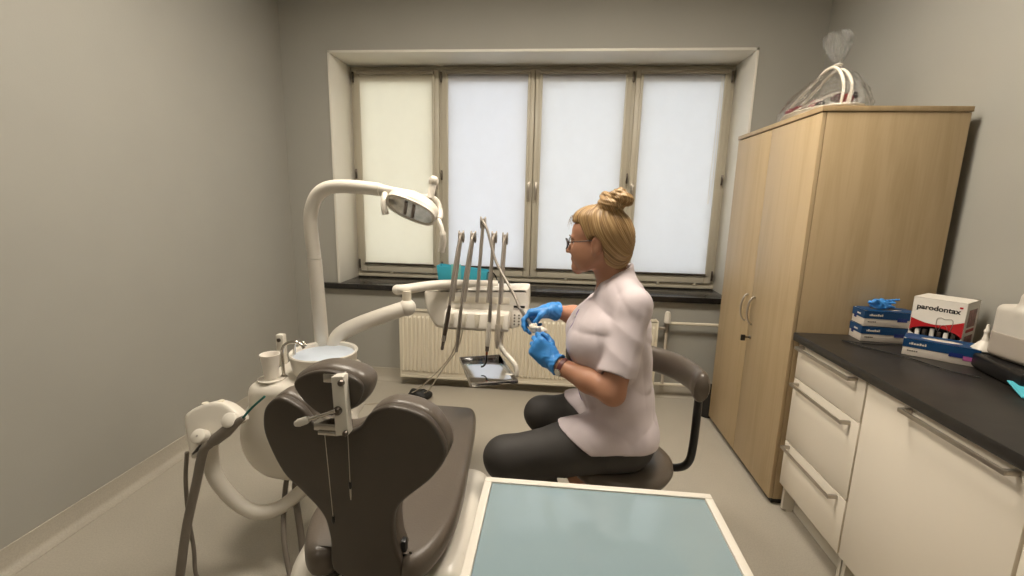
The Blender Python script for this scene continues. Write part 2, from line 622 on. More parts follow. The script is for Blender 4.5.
for i, (x0, x1) in enumerate(blind_x):
    lab, c, t = BL[i]
    rb = thing('roller_blind', lab, 'blind', ((x0 + x1) / 2, YW - .03, SZ1 - .05), 'roller blinds on the window sashes')
    bm = new(); box(bm, x0 - .004, x1 + .004, YW - .058, YW - .022, SZ1 - .036, SZ1 - .010); part('cassette', bm, M_CASS, rb, bev=.006)
    bm = new()
    zt, zb = SZ1 - .034, SZ0 + .075
    n = 10
    rings = []
    for k in range(n + 1):
        z = zt + (zb - zt) * k / n
        rings.append([(x0 + .012, YW - .034, z), (x1 - .012, YW - .034, z), (x1 - .012, YW - .033, z), (x0 + .012, YW - .033, z)])
    loft(bm, rings)
    part('fabric', bm, fabric_blind('blind_cloth', c, t), rb)
    bm = new(); box(bm, x0 + .008, x1 - .008, YW - .041, YW - .027, zb - .012, zb + .004); part('bottom_bar', bm, M_DSTEEL, rb, bev=.003)
    for a in (x0 - .006, x1 - .014):
        bm = new(); box(bm, a, a + .020, YW - .038, YW - .022, zb - .01, zt); part('side_guide', bm, M_FRAME, rb, bev=.003)
    if i == 3:
        bm = new(); tube(bm, smooth_path([(x1 - .03, YW - .05, SZ1 - .06), (x1 - .032, YW - .052, 1.7), (x1 - .045, YW - .054, 1.52), (x1 - .055, YW - .054, 1.56), (x1 - .04, YW - .05, SZ1 - .06)]), .002, 6); part('pull_cord', bm, M_WHITE, rb)

# ------------------------------------------------------------------ radiator under the window
rad = thing('radiator', 'long cream panel radiator with vertical flutes under the windowsill', 'radiator', (-.19, 3.36, .08))
RX0, RX1, RZ0, RZ1 = -1.17, .79, .075, .615
bm = new()
P = .0334
nf = int((RX1 - RX0) / P)
pts = []
for k in range(nf):
    x = RX0 + .01 + k * P
    pts += [(x, 3.318), (x + .006, 3.305), (x + .021, 3.305), (x + .027, 3.318)]
pts += [(RX1 - .004, 3.318), (RX1 - .004, 3.335), (RX0 + .004, 3.335), (RX0 + .004, 3.318)]
def ins(z, d):
    return [Vector((x, y + (d if y < 3.31 else 0), z)) for x, y in pts]
loft(bm, [ins(RZ0 + .02, .013), ins(RZ0 + .05, .013), ins(RZ0 + .062, 0), ins(RZ1 - .05, 0), ins(RZ1 - .035, .013), ins(RZ1, .013)])
part('front_panel', bm, M_CREAM, rad, sharp=25)
bm = new(); box(bm, RX0, RX0 + .012, 3.312, 3.405, RZ0, RZ1 + .004); box(bm, RX1 - .012, RX1, 3.312, 3.405, RZ0, RZ1 + .004); box(bm, RX0 + .01, RX1 - .01, 3.39, 3.405, RZ0 + .02, RZ1 - .01)
box(bm, RX0 + .01, RX1 - .01, 3.314, 3.336, RZ0, RZ0 + .018)
part('side_panel', bm, M_CREAM, rad, bev=.003)
bm = new()
for k in range(8):
    box(bm, RX0 + .01, RX1 - .01, 3.318 + k * .0105, 3.322 + k * .0105, RZ1 - .008, RZ1 + .003)
for k in range(30):
    x = RX0 + .04 + k * .065
    box(bm, x, x + .004, 3.318, 3.398, RZ1 - .008, RZ1 + .002)
part('top_grille', bm, M_CREAM, rad)
for x in (RX0 + .3, RX1 - .3):
    bm = new(); box(bm, x - .015, x + .015, 3.40, 3.428, .12, .55); part('wall_bracket', bm, M_CREAM, rad)
bm = new(); tube(bm, [(.78, 3.36, .56), (.86, 3.36, .56)], .013, 12); tube(bm, [(.86, 3.36, .53), (.86, 3.36, .60)], .017, 12)
vs = part('valve', bm, M_STEEL, rad)
bm = new(); lathe(bm, [(.018, 0), (.024, .006), (.023, .06), (.017, .085), (.008, .09)], (.86, 3.36, .60), 20); part('valve_head', bm, M_WHITE, vs)
bm = new(); tube(bm, [(.87, 3.365, .60), (1.30, 3.365, .60), (XR - .01, 3.365, .60)], .0115, 12); part('pipe', bm, M_CREAM, rad)
bm = new(); tube(bm, smooth_path([(.78, 3.36, .12), (.90, 3.365, .12), (1.30, 3.365, .12), (XR - .01, 3.365, .12)], 4), .0115, 12); part('pipe', bm, M_CREAM, rad)
bm = new(); tube(bm, [(.86, 3.36, .53), (.86, 3.36, .13)], .012, 12); part('pipe', bm, M_PALEHOSE, rad)

# ------------------------------------------------------------------ ceiling lamps (out of frame, they light the room)
def ceiling_lamp(y, x, lab, power):
    t = thing('ceiling_light', lab, 'light', (x, y, ZC), None)
    bm = new()
    for a in ((-.31, .31, -.31, -.285), (-.31, .31, .285, .31), (-.31, -.285, -.285, .285), (.285, .31, -.285, .285)):
        box(bm, x + a[0], x + a[1], y + a[2], y + a[3], ZC - .04, ZC - .0005)
    part('frame', bm, M_WHITE_PAINT, t, bev=.003)
    bm = new(); box(bm, x - .284, x + .284, y - .284, y + .284, ZC - .034, ZC - .004)
    part('diffuser', bm, emissive('lamp_diffuser', (1.0, .90, .76, 1), power), t)
# ------------------------------------------------------------------ tall maple cabinet
wd = thing('wardrobe', 'tall maple laminate two-door cabinet in the right back corner', 'cabinet', (1.41, 2.6, 0))
wx0, wx1, wy0, wy1, wz1 = 1.112, 1.695, 2.142, 3.045, 1.885
bm = new(); box(bm, wx0 + .02, wx1, wy0, wy0 + .018, .035, wz1 - .024); part('side_panel', bm, M_MAPLE, wd, bev=.001)
bm = new(); box(bm, wx0 + .02, wx1, wy1 - .018, wy1, .035, wz1 - .024); part('side_panel', bm, M_MAPLE, wd, bev=.001)
bm = new(); box(bm, wx1 - .01, wx1, wy0 + .018, wy1 - .018, .035, wz1 - .024); part('back_panel', bm, M_MAPLE, wd)
bm = new(); box(bm, wx0 + .03, wx1 - .01, wy0 + .018, wy1 - .018, .035, .055); part('bottom_shelf', bm, M_MAPLE, wd)
bm = new(); box(bm, wx0 - .004, wx1 + .004, wy0 - .004, wy1 + .004, wz1 - .022, wz1); part('top_board', bm, M_MAPLE_EDGE, wd, bev=.0015)
bm = new(); box(bm, wx0 + .025, wx1 - .03, wy0 + .02, wy1 - .02, 0, .034); part('plinth', bm, M_BLACK, wd)
ym = (wy0 + wy1) / 2 + .01
for k, (a, b_) in enumerate(((wy0 + .001, ym - .0015), (ym + .0015, wy1 - .001))):
    bm = new(); box(bm, wx0, wx0 + .018, a, b_, .037, wz1 - .027)
    d = part('door', bm, M_MAPLE, wd, bev=.001)
    hy = ym - .045 if k == 0 else ym + .045
    bm = new(); tube(bm, smooth_path([(wx0, hy, .972), (wx0 - .014, hy, .966), (wx0 - .027, hy, .94), (wx0 - .033, hy, .895), (wx0 - .027, hy, .85), (wx0 - .014, hy, .824), (wx0, hy, .818)], 5), .0052, 10)
    part('handle', bm, M_HANDLE, d, bev=0)
    if k == 0:
        bm = new(); lathe(bm, [(.011, 0), (.011, .005), (.008, .007)], (wx0, hy - .005, .745), 16, Matrix.Rotation(-PI / 2, 4, 'Y'))
        lk = part('lock', bm, M_CHROME, d)
        bm = new(); box(bm, wx0 - .030, wx0 - .006, hy - .006, hy - .004, .741, .749); box(bm, wx0 - .052, wx0 - .030, hy - .010, hy + .002, .725, .757)
        part('key', bm, M_BLACK, lk, bev=.002)

# ------------------------------------------------------------------ base cabinets and worktop
cx0 = 1.138
ZT = .895
bm = new(); box(bm, 1.116, XR - .002, .25, 2.135, .858, ZT)
wt = part('worktop', bm, M_TOP, None, bev=.004, loc=(1.43, 1.2, .858))
tag(wt, 'dark speckled worktop running along the right wall over white cabinets', 'worktop')

def bar_handle(parent, y0, y1, z, proud=.032):
    bm = new()
    box(bm, cx0 - proud - .006, cx0 - proud, y0, y1, z - .007, z + .007)
    box(bm, cx0 - proud, cx0 + .001, y0, y0 + .012, z - .007, z + .007)
    box(bm, cx0 - proud, cx0 + .001, y1 - .012, y1, z - .007, z + .007)
    part('handle', bm, M_HANDLE, parent, bev=.0015)

def carcass(t, y0, y1, legs):
    bm = new()
    box(bm, cx0 + .02, XR - .02, y0, y0 + .018, .14, .857)
    box(bm, cx0 + .02, XR - .02, y1 - .018, y1, .14, .857)
    box(bm, cx0 + .02, XR - .02, y0 + .018, y1 - .018, .14, .158)
    box(bm, XR - .03, XR - .02, y0 + .018, y1 - .018, .158, .857)
    part('carcass', bm, M_CARC, t)
    bm = new(); box(bm, cx0 + .075, cx0 + .09, y0 + .02, y1 - .02, .004, .14); part('toe_kick', bm, M_CARC, t)
    for a, b_ in legs:
        bm = new(); box(bm, cx0 + .022, XR - .03, a, b_, .012, .14); box(bm, cx0 + .04, cx0 + .07, a, b_, 0, .012); part('foot_panel', bm, M_CARC, t)

dr = thing('drawer_unit', 'white three-drawer base cabinet beside the tall maple cabinet', 'cabinet', (1.43, 1.885, 0))
carcass(dr, 1.652, 2.118, ((1.654, 1.672), (2.098, 2.116)))
for z0, z1, hz in ((.688, .852, .838), (.372, .684, .664), (.145, .368, .352)):
    bm = new(); box(bm, cx0, cx0 + .019, 1.655, 2.115, z0, z1)
    d = part('drawer', bm, M_CAB, dr, bev=.0012)
    bar_handle(d, 1.70, 2.08, hz)
dc = thing('base_cabinet', 'white base cabinet with one wide handled door, between the drawers and the right edge', 'cabinet', (1.43, 1.36, 0))
carcass(dc, 1.066, 1.648, ((1.068, 1.086), (1.628, 1.646)))
bm = new(); box(bm, cx0, cx0 + .019, 1.069, 1.645, .145, .852)
d = part('door', bm, M_CAB, dc, bev=.0012)
bar_handle(d, 1.10, 1.45, .838)
de = thing('base_cabinet', 'strip of white base cabinet cut off at the bottom right corner of the picture', 'cabinet', (1.43, .65, 0))
carcass(de, .27, 1.062, ((.272, .29), (1.042, 1.06)))
bm = new(); box(bm, cx0, cx0 + .019, .273, 1.059, .145, .852)
d = part('door', bm, M_CAB, de, bev=.0012)
bar_handle(d, .32, .70, .838)

# ------------------------------------------------------------------ things on the worktop
M_BOXBLUE = mat('glove_box_blue', rgb(14, 64, 108), 0.45, var=0.04, scale=20)
M_BOXWHITE = mat('glove_box_white', rgb(224, 214, 202), 0.5, var=0.02, scale=20)
M_NAVY = mat('glove_box_navy', rgb(26, 44, 112), 0.45, var=0.04, scale=20)
M_PINK = mat('glove_box_pink', rgb(176, 92, 150), 0.45, var=0.04, scale=20)
M_RED = mat('carton_red', rgb(178, 28, 34), 0.42, var=0.05, scale=20)
M_CARTON = mat('carton_white', rgb(232, 226, 216), 0.45, var=0.02, scale=20)
M_INK = mat('printed_black', rgb(35, 32, 32), 0.5, var=0.1, scale=20)
M_INSIDE = mat('carton_inside', rgb(60, 54, 52), 0.8, var=0.2, scale=30)

def frame_at(o, ang):
    return Matrix.Translation(Vector(o)) @ Matrix.Rotation(ang, 4, 'Z')

def glove_box(lab, o, ang, pink=False, L=.215, W=.115, H=.066):
    """Carton of gloves: white tray, blue lid with tongues, small printed flashes. o = near left bottom corner, length along local x."""
    t = thing('glove_box', lab, 'box', o, 'disposable glove cartons on the worktop')
    T = frame_at(o, ang)
    bm = new(); box(bm, 0, L, 0, W, 0, H - .001, T); part('carton', bm, M_BOXWHITE, t, bev=.001)
    bm = new(); zc = H * .5
    e = .0012
    box(bm, -e, L + e, -e, 0, zc, H, T); box(bm, -e, L + e, W, W + e, zc, H, T)
    box(bm, -e, 0, 0, W, zc, H, T); box(bm, L, L + e, 0, W, zc, H, T)
    # top with an oval opening
    n = 20
    ov = [(L / 2 + .06 * math.cos(2 * PI * k / n), W / 2 + .024 * math.sin(2 * PI * k / n)) for k in range(n)]
    rect = []
    for u, v in ov:
        du, dv = u - L / 2, v - W / 2
        s = min((L / 2) / max(abs(du), 1e-6), (W / 2) / max(abs(dv), 1e-6))
        rect.append((L / 2 + du * s, W / 2 + dv * s))
    A = [bm.verts.new(T @ Vector((u, v, H + e))) for u, v in ov]
    B = [bm.verts.new(T @ Vector((u, v, H + e))) for u, v in rect]
    for k in range(n):
        bm.faces.new((A[k], A[(k + 1) % n], B[(k + 1) % n], B[k]))
    lid = part('lid', bm, M_BOXBLUE, t)
    bm = new(); box(bm, L * .62, L * .80, -.0022, -.0012, zc - .008, zc + .008, T); part('tongue', bm, M_NAVY, lid)
    bm = new(); box(bm, -.0022, -.0012, W * .62, W * .82, zc - .010, zc + .006, T); part('tongue', bm, M_NAVY, lid)
    if pink:
        bm = new(); box(bm, L * .80, L, -.0018, -.0004, zc - .015, zc + .001, T); part('flash', bm, M_PINK, t)
    bm = new()
    random.seed(3)
    x = .018
    for k in range(7):                       # small worn printing, not readable
        w = random.choice((.004, .006, .007))
        box(bm, x, x + w, -.0021, -.0013, H * .74 - .004, H * .74 + random.choice((.002, .005)), T)
        x += w + .0015
    part('printing', bm, M_BOXWHITE, lid)
    bm = new(); y = W * .30
    for k in range(4):
        box(bm, -.0021, -.0013, y, y + .006, H * .72 - .004, H * .72 + .003, T); y += .0075
    part('printing', bm, M_BOXWHITE, lid)
    bm = new(); x = .015
    for k in range(5):
        box(bm, x, x + .005, -.0008, -.0002, H * .30 - .003, H * .30 + .002, T); x += .0065
    part('printing', bm, M_GREYHOSE, t)
    return t
ga = -.12
glove_box('blue and white glove carton, lower of the two stacked against the maple cabinet', (1.342, 2.036, ZT + .0005), ga, L=.200, W=.098)
glove_box('blue and white glove carton on top of another, with a crumpled glove on it', (1.344, 2.035, ZT + .0690), ga, L=.200, W=.098)
glove_box('single blue and white glove carton lying in front of the red and white carton', (1.395, 1.870, ZT + .0005), -.68, pink=True, L=.215, W=.11)

# crumpled glove
GC = np.array([1.435, 2.085, ZT + .156])
rs = np.random.RandomState(5)
lob = [(GC + np.array([rs.uniform(-.046, .046), rs.uniform(-.026, .026), rs.uniform(-.014, .020)]), GC + np.array([rs.uniform(-.060, .060), rs.uniform(-.034, .034), rs.uniform(-.014, .036)])) for _ in range(13)]
def f_glove(P):
    d = None
    for a, b_ in lob:
        e = sd_rc(P, a, b_, .007, .0045)
        d = e if d is None else smin(d, e, .008)
    d = smin(d, sd_ell(P, GC + np.array([0, 0, -.006]), (.042, .026, .014)), .012)
    return d + .0012 * np.sin(P[:, 0] * 420 + P[:, 2] * 300) * np.sin(P[:, 1] * 380)
g = soft('crumpled_glove', f_glove, GC - np.array([.085, .06, .045]), GC + np.array([.085, .06, .065]), .0025, M_GLOVE, None, 1, loc=tuple(GC - np.array([0, 0, .013])))
tag(g, 'crumpled bright blue nitrile glove lying on the stacked glove cartons', 'glove')

# red and white carton
pb = thing('dispenser_carton', 'red and white open-fronted carton with black lettering, beside the right wall', 'box', (1.49, 1.915, ZT))
PW, PD, PH = .165, .15, .215
T = frame_at((1.490, 1.985, ZT + .001), -.93)
bm = new()
w = .0025
# side outline drops where the mouth is cut
box(bm, 0, w, 0, PD, 0, PH, T); box(bm, PW - w, PW, 0, PD, 0, PH, T); box(bm, w, PW - w, PD - w, PD, 0, PH, T)
box(bm, w, PW - w, w, PD - w, 0, w, T); box(bm, 0, PW, 0, PD, PH - w, PH, T)
part('carton_wall', bm, M_CARTON, pb)
def mouth(u):   # upper and lower rim of the opening
    s = (u - PW / 2) / (PW / 2)
    return .072 - .028 * (1 - s * s), .072 + .030 * (1 - s * s) ** .7
n = 24
us = [PW * k / n for k in range(n + 1)]
def strip(bm, lo, hi, d):
    for k in range(n):
        a = [bm.verts.new(T @ Vector((u, d, z))) for u, z in ((us[k], lo(us[k])), (us[k + 1], lo(us[k + 1])), (us[k + 1], hi(us[k + 1])), (us[k], hi(us[k])))]
        bm.faces.new(a)
    bmesh.ops.remove_doubles(bm, verts=bm.verts[:], dist=1e-5)
band = lambda u: .128 - .022 * math.sin(u / PW * PI) + .012 * u / PW
bm = new(); strip(bm, lambda u: 0, lambda u: mouth(u)[0], 0); strip(bm, lambda u: band(u), lambda u: PH, 0)
part('front_panel', bm, M_CARTON, pb, recalc=False)
bm = new(); strip(bm, lambda u: mouth(u)[1], lambda u: band(u), 0)
part('red_band', bm, M_RED, pb, recalc=False)
bm = new(); box(bm, w, PW - w, .03, .032, w, .10, T); part('inner_flap', bm, M_INSIDE, pb)
random.seed(11)
for k in range(6):
    u = .02 + k * .022
    bm = new(); box(bm, u, u + .014, .006 + .003 * k % .01, .020, .03, .085 + random.uniform(-.01, .008), T @ Matrix.Translation((0, 0, 0)))
    part('sachet', bm, M_DSTEEL if k % 2 else M_CARTON, pb, bev=.002)
bm = new(); 
for zz in (.02, .085, .105, .17):
    pass
M_SIDE = mat('side_print', rgb(150, 110, 104), .5, var=.5, scale=60)
box(bm, PW - .0004, PW + .0008, .03, PD - .03, .115, .185, T); part('side_print', bm, M_SIDE, pb)
bm = new(); box(bm, PW - .0004, PW + .0008, .03, PD - .03, .02, .08, T); part('side_print', bm, M_SIDE, pb)
bm = new(); box(bm, PW - .0004, PW + .0010, .03, PD - .03, .094, .106, T); part('side_print', bm, M_RED, pb)
# tooth outline and the small emblem at the corner
bm = new()
tp = [(.086, .105), (.083, .142), (.094, .152), (.108, .147), (.122, .152), (.132, .142), (.128, .105), (.122, .098), (.117, .118), (.107, .124), (.098, .118), (.093, .098)]
tube(bm, [T @ Vector((u, -.001, z - .008)) for u, z in smooth_path([(a, b_, 0) for a, b_ in tp], 4, True) for _ in (0,)] if False else [T @ Vector((p.x, -.001, p.y - .008)) for p in smooth_path([(a, b_, 0) for a, b_ in tp], 4, True)], .0009, 6, closed=True)
part('tooth_outline', bm, M_STEEL, pb)
bm = new(); box(bm, .143, .153, -.001, 0, .190, .197, T); part('emblem', bm, M_RED, pb)

def lettering(parent, text, size, M, m):
    cu = bpy.data.curves.new('lettering', 'FONT')
    cu.body = text
    cu.size = size
    cu.extrude = .0004
    cu.offset = .0007
    o = bpy.data.objects.new('lettering', cu)
    COL.objects.link(o)
    dg = bpy.context.evaluated_depsgraph_get()
    me = bpy.data.meshes.new_from_object(o.evaluated_get(dg))
    bpy.data.objects.remove(o)
    b = new(); b.from_mesh(me); bpy.data.meshes.remove(me)
    xs = [v.co.x for v in b.verts]
    w_ = max(xs) - min(xs)
    for v in b.verts:
        v.co = M @ v.co
    part('lettering', b, m, parent, sharp=30)
lettering(pb, 'parodontax', .0285, T @ Matrix.Translation((.014, -.0006, .168)) @ Matrix.Rotation(PI / 2, 4, 'X'), M_INK)

# white nozzle, black device, jug
bm = new(); lathe(bm, [(.034, 0), (.036, .004), (.034, .010), (.013, .036), (.010, .040), (.010, .047), (.0075, .050), (.007, .068), (.009, .070), (.009, .078), (.006, .082), (.005, .096), (.003, .100)], (1.588, 1.758, ZT + .0605), 24)
nz_ = part('cone_dispenser', bm, M_WHITE, None, loc=(1.588, 1.758, ZT + .0605))
tag(nz_, 'small white cone-shaped nozzle dispenser standing against the translucent jug', 'dispenser')
dv = thing('sealing_device', 'low black device under the translucent jug on the worktop', 'device', (1.56, 1.62, ZT))
T = frame_at((1.490, 1.505, ZT + .001), -.20)
def pf(u, v, d):
    return T @ Vector((u, v, d))
oc = [(p.x, p.y) for p in smooth_path([(0, .03, 0), (.02, 0, 0), (.15, -.015, 0), (.26, -.01, 0), (.275, .05, 0), (.275, .20, 0), (.25, .225, 0), (.10, .23, 0), (.02, .225, 0), (0, .20, 0)], 4, True)]
oc = [(u * .80, v * 1.08) for u, v in oc]
bm = new(); pad(bm, oc, .004, .058, .012, pf); part('housing', bm, M_BLACK, dv)
bm = new(); pad(bm, [(.010 + u * .9, -.014 + v * .9) for u, v in oc], 0, .005, .001, pf); part('base', bm, M_RUBBER, dv)
bm = new(); box(bm, .10, .13, -.0185, -.010, .022, .034, T); part('button', bm, M_DSTEEL, dv)
jug = thing('plastic_jug', 'large translucent white jug with a loop handle, standing on the black device', 'jug', (1.638, 1.64, ZT + .059))
M_JUG = mat('translucent_plastic', rgb(206, 200, 190), .35, var=.03, scale=8)
M_JUG.node_tree.nodes['Principled BSDF'].inputs['Subsurface Weight'].default_value = .35
M_JUG.node_tree.nodes['Principled BSDF'].inputs['Subsurface Radius'].default_value = (.03, .03, .03)
M_LIQ = mat('jug_liquid_tint', rgb(172, 162, 150), .35, var=.03, scale=8)
JO = np.array([1.638, 1.640, ZT + .059])
def f_jug(P):
    q = P - JO.astype(np.float32)
    body = sd_box(P, JO + np.array([0, 0, .095]), (.080, .082, .095), .022)
    sh = sd_rc(P, JO + np.array([0, 0, .16]), JO + np.array([.02, 0, .225]), .064, .032)
    d = smin(body, sh, .03)
    hd = sd_chain(P, [JO + np.array(a) for a in ((-.062, 0, .17), (-.058, 0, .225), (-.033, 0, .257), (.01, 0, .262), (.03, 0, .245))], [.014] * 5)
    d = smin(d, hd, .016)
    d = smax(d, -sd_chain(P, [JO + np.array(a) for a in ((-.030, -.1, .220), (-.030, .1, .220))], [.016, .016]), .006)
    return d
soft('jug_body', f_jug, JO + np.array([-.1, -.1, -.01]), JO + np.array([.1, .1, .29]), .004, M_JUG, jug, 2)
bm = new(); lathe(bm, [(.024, 0), (.026, .003), (.026, .026), (.022, .03)], tuple(JO + np.array([.048, 0, .245])), 24); part('cap', bm, M_WHITE, jug)
def f_liq(P):
    return np.maximum(sd_box(P, JO + np.array([0, 0, .095]), (.0812, .0832, .0955), .022), P[:, 2] - (JO[2] + .092))
soft('liquid_level', f_liq, JO + np.array([-.1, -.1, -.01]), JO + np.array([.1, .1, .1]), .004, M_LIQ, jug, 0, label='darker lower half where the liquid stands')
# turquoise pad at the right edge
def f_pad(u, v, d):
    return (1.447 + u * .93 + v * .37, 1.485 - u * .37 + v * .93 - .035, ZT + .002 + d + .02 * (v / .1) ** 2)
bm = new(); prism(bm, [(0, 0), (.13, 0), (.13, .10), (0, .10)], 0, .004, f_pad)
tp_ = part('turquoise_napkin', bm, mat('turquoise_paper', rgb(84, 186, 205), .6, var=.05, scale=40), None, bev=.001, loc=(1.5, 1.5, ZT))
tag(tp_, 'folded turquoise napkin on the worktop at the right edge, before the black device', 'napkin')
bm = new()
tube(bm, smooth_path([(1.535, 2.00, ZT + .003), (1.43, 1.985, ZT + .003), (1.33, 1.985, ZT + .003), (1.265, 2.02, ZT + .003), (1.268, 2.00, ZT + .003), (1.30, 1.93, ZT + .003), (1.345, 1.865, ZT + .003), (1.385, 1.80, ZT + .003), (1.40, 1.74, ZT + .003), (1.425, 1.67, ZT + .003), (1.475, 1.62, ZT + .003)], 6), .0022, 8)
cb = part('cable', bm, M_RUBBER, None, loc=(1.35, 1.87, ZT))
tag(cb, 'thin black cable looping over the worktop in front of the glove cartons', 'cable')

# ------------------------------------------------------------------ wrapped gift basket on the cabinet
gb = thing('gift_basket', 'white handled gift basket wrapped in clear cellophane on the tall cabinet', 'basket', (1.285, 2.49, wz1))
M_WICK = mat('white_wicker', rgb(232, 224, 208), .45, var=.06, scale=40)
M_CELLO = clear('cellophane', (.96, .96, .95, 1), .11, .08, bump=1.0)
BC = Vector((1.285, 2.49, wz1 + .001))
def be(a, rx, ry, z):
    return BC + Vector((rx * math.cos(a), ry * math.sin(a), z))
bm = new()
lathe(bm, [(1.0, 0), (1.0, .006)], BC, 36, None, .13, .22)
part('basket_floor', bm, M_WICK, gb)
bm = new()
for k in range(3):
    z = .010 + k * .010
    tube(bm, [be(2 * PI * j / 40, .135 + .004 * k, .225 + .005 * k, z + (.002 if j % 2 else -.001)) for j in range(40)], .0055, 8, closed=True)
part('basket_rim', bm, M_WICK, gb)
for dx, top in ((-.035, .225), (.0, .215)):
    bm = new(); tube(bm, smooth_path([BC + Vector((dx, -.215, .02)), BC + Vector((dx + .01, -.20, .12)), BC + Vector((dx + .02, -.12, top - .02)), BC + Vector((dx + .02, -.03, top)), BC + Vector((dx + .005, .08, top - .055)), BC + Vector((dx - .03, .17, top - .13)), BC + Vector((dx - .06, .22, .02))], 6), .0065, 8)
    part('handle', bm, M_WICK, gb)
for (px_, py_, pr) in ((.045, -.16, .045), (.03, -.175, .03)):
    bm = new(); tube(bm, [BC + Vector((px_ + pr * math.cos(a) * .8, py_ + pr * math.cos(a) * .6, .055 + pr * math.sin(a))) for a in [2 * PI * j / 28 for j in range(28)]], .004, 8, closed=True)
    part('wicker_loop', bm, M_WICK, gb)
bm = new()
for k in range(5):
    y = -.05 + k * .035
    a = BC + Vector((-.10 + .012 * k, y + .10, .055 + .004 * k)); b_ = BC + Vector((-.02 + .010 * k, y - .14, .092 + .006 * k))
    tube(bm, [a, (a + b_) / 2 + Vector((0, 0, .004)), b_], .0035, 6, sect=(2.2, .6))
part('ribbon', bm, M_CARTON, gb)
cols = [('candy', rgb(120, 30, 36), (-.06, .10, .045), .026), ('candy', rgb(150, 46, 40), (.02, -.16, .045), .026), ('candy', rgb(70, 22, 30), (.00, -.13, .055), .024), ('candy', rgb(40, 30, 32), (.05, -.15, .06), .022), ('candy', rgb(205, 150, 150), (-.02, .03, .06), .024), ('candy', rgb(34, 28, 30), (-.01, .0, .05), .022), ('candy', rgb(140, 36, 44), (-.085, .13, .04), .022)]
for nme, c, p, r in cols:
    p = (p[0], p[1], p[2] + .022)
    bm = new(); ball(bm, BC + Vector(p), (r, r * 1.15, r * .85), 16); tube(bm, [BC + Vector(p) + Vector((0, r, 0)), BC + Vector(p) + Vector((.004, r * 1.9, .006))], [r * .25, r * .6], 8)
    part('candy', bm, mat('candy_wrapper', c, .25, var=.2, scale=40), gb)
bm = new()
for k in range(6):
    a = .5 * k
    p = BC + Vector((-.095 + .012 * k, .17 - .02 * k, .04))
    d = Vector((math.cos(a * 2), math.sin(a * 2), .3)) * .03
    tube(bm, [p, p + d * .35, p + d * .7, p + d], [.002, .008, .006, .001], 8, sect=(1, .25))
part('leaf', bm, mat('green_leaf', rgb(120, 150, 40), .5, var=.15, scale=30), gb)
# cellophane: gathered cone, tied, with a flared tuft
bm = new()
random.seed(4)
tie = BC + Vector((.03, -.03, .245))
def cone_ring(rx, ry, z, cx=0, cy=0, amp=0, ph=0, n=120):
    out = []
    for k in range(n):
        a = 2 * PI * k / n
        w_ = 1 + amp * (1 - 2 * abs(math.sin(a * 6 + ph))) + amp * .7 * (1 - 2 * abs(math.sin(a * 11 + 2 * ph))) + amp * .3 * math.sin(a * 31)
        out.append(BC + Vector((cx + rx * w_ * math.cos(a), cy + ry * w_ * math.sin(a), z)))
    return out
loft(bm, [cone_ring(.165, .265, .004, 0, 0, .02, 0), cone_ring(.168, .268, .05, 0, 0, .03, 1), cone_ring(.135, .215, .115, .008, -.01, .05, 1.5), cone_ring(.075, .125, .185, .02, -.022, .10, 2.2), cone_ring(.016, .020, .235, .03, -.03, .15, 2.6),
          cone_ring(.012, .013, .251, .03, -.03, .15, 2.6), cone_ring(.028, .036, .285, .03, -.02, .2, 3), cone_ring(.047, .052, .335, .03, -.008, .22, 3.5), cone_ring(.05, .055, .378, .03, .0, .25, 4), cone_ring(.028, .036, .405, .03, .004, .3, 4.4)], cap=False)
part('cellophane_wrap', bm, M_CELLO, gb, sharp=180)
bm = new(); tube(bm, [tie + Vector((.017 * math.cos(a), .017 * math.sin(a), 0)) for a in [2 * PI * j / 20 for j in range(20)]], .004, 8, closed=True); part('tie', bm, M_WICK, gb)
# ------------------------------------------------------------------ dental chair
ch = thing('dental_chair', 'taupe dental chair with dark brown back shell, seen from behind', 'dental chair', (-.47, 1.35, 0))
BACK = [(-.532, .467), (-.542, .591), (-.554, .665), (-.601, .734), (-.645, .79), (-.676, .889), (-.675, .95), (-.657, .988), (-.622, 1.007), (-.576, .981), (-.546, .94), (-.492, .918), (-.437, .937), (-.403, .98), (-.346, 1.002), (-.265, .974), (-.225, .889), (-.258, .812), (-.341, .726), (-.366, .669), (-.368, .594), (-.361, .467)]
bo = [(p.x, .467 + (p.y - .467) * .965) for p in smooth_path([(u, v, 0) for u, v in BACK], 5, True)]
def lean(u, v, d):
    return (u, .98 + (.75 - v) * -.1 * -1 + d, v)
def lean(u, v, d):          # the back tips a little towards its head end
    return (u - .010, .995 - .1 * (v - .75) + d, v - .006)
bm = new(); pad(bm, bo, .012, -.016, .009, lean, 4); bs = part('back_shell', bm, M_SHELL, ch, sharp=50, label='dark brown shell of the backrest')
cx_, cz_ = -.45, .74
bo2 = [((u - cx_) * 1.012 + cx_, (v - cz_) * 1.01 + cz_) for u, v in bo]
bm = new(); pad(bm, bo2, .004, .075, .022, lean, 5); part('backrest', bm, M_TAUPE, ch, sharp=60, label='taupe cushion of the backrest')
# headrest
HEAD = [(-.542, 1.072), (-.504, 1.102), (-.453, 1.112), (-.394, 1.1), (-.368, 1.071), (-.387, 1.023), (-.429, .995), (-.48, .987), (-.524, 1.026)]
ho = [(p.x, p.y) for p in smooth_path([(u, v, 0) for u, v in HEAD], 6, True)]
hc = Vector((-.455, 1.05))
def hl(u, v, d):
    return (u - .026, .915 - .12 * (v - 1.05) + d, v - .022)
bm = new(); pad(bm, ho, -.012, .075, .030, hl, 6)
hr = part('headrest', bm, M_TAUPE, ch, sharp=60)
bm = new(); pad(bm, [((u - hc.x) * .90 + hc.x, (v - hc.y) * .88 + hc.y) for u, v in ho], 0, -.017, .006, hl, 3); part('headrest_shell', bm, M_SHELL, hr, sharp=50)
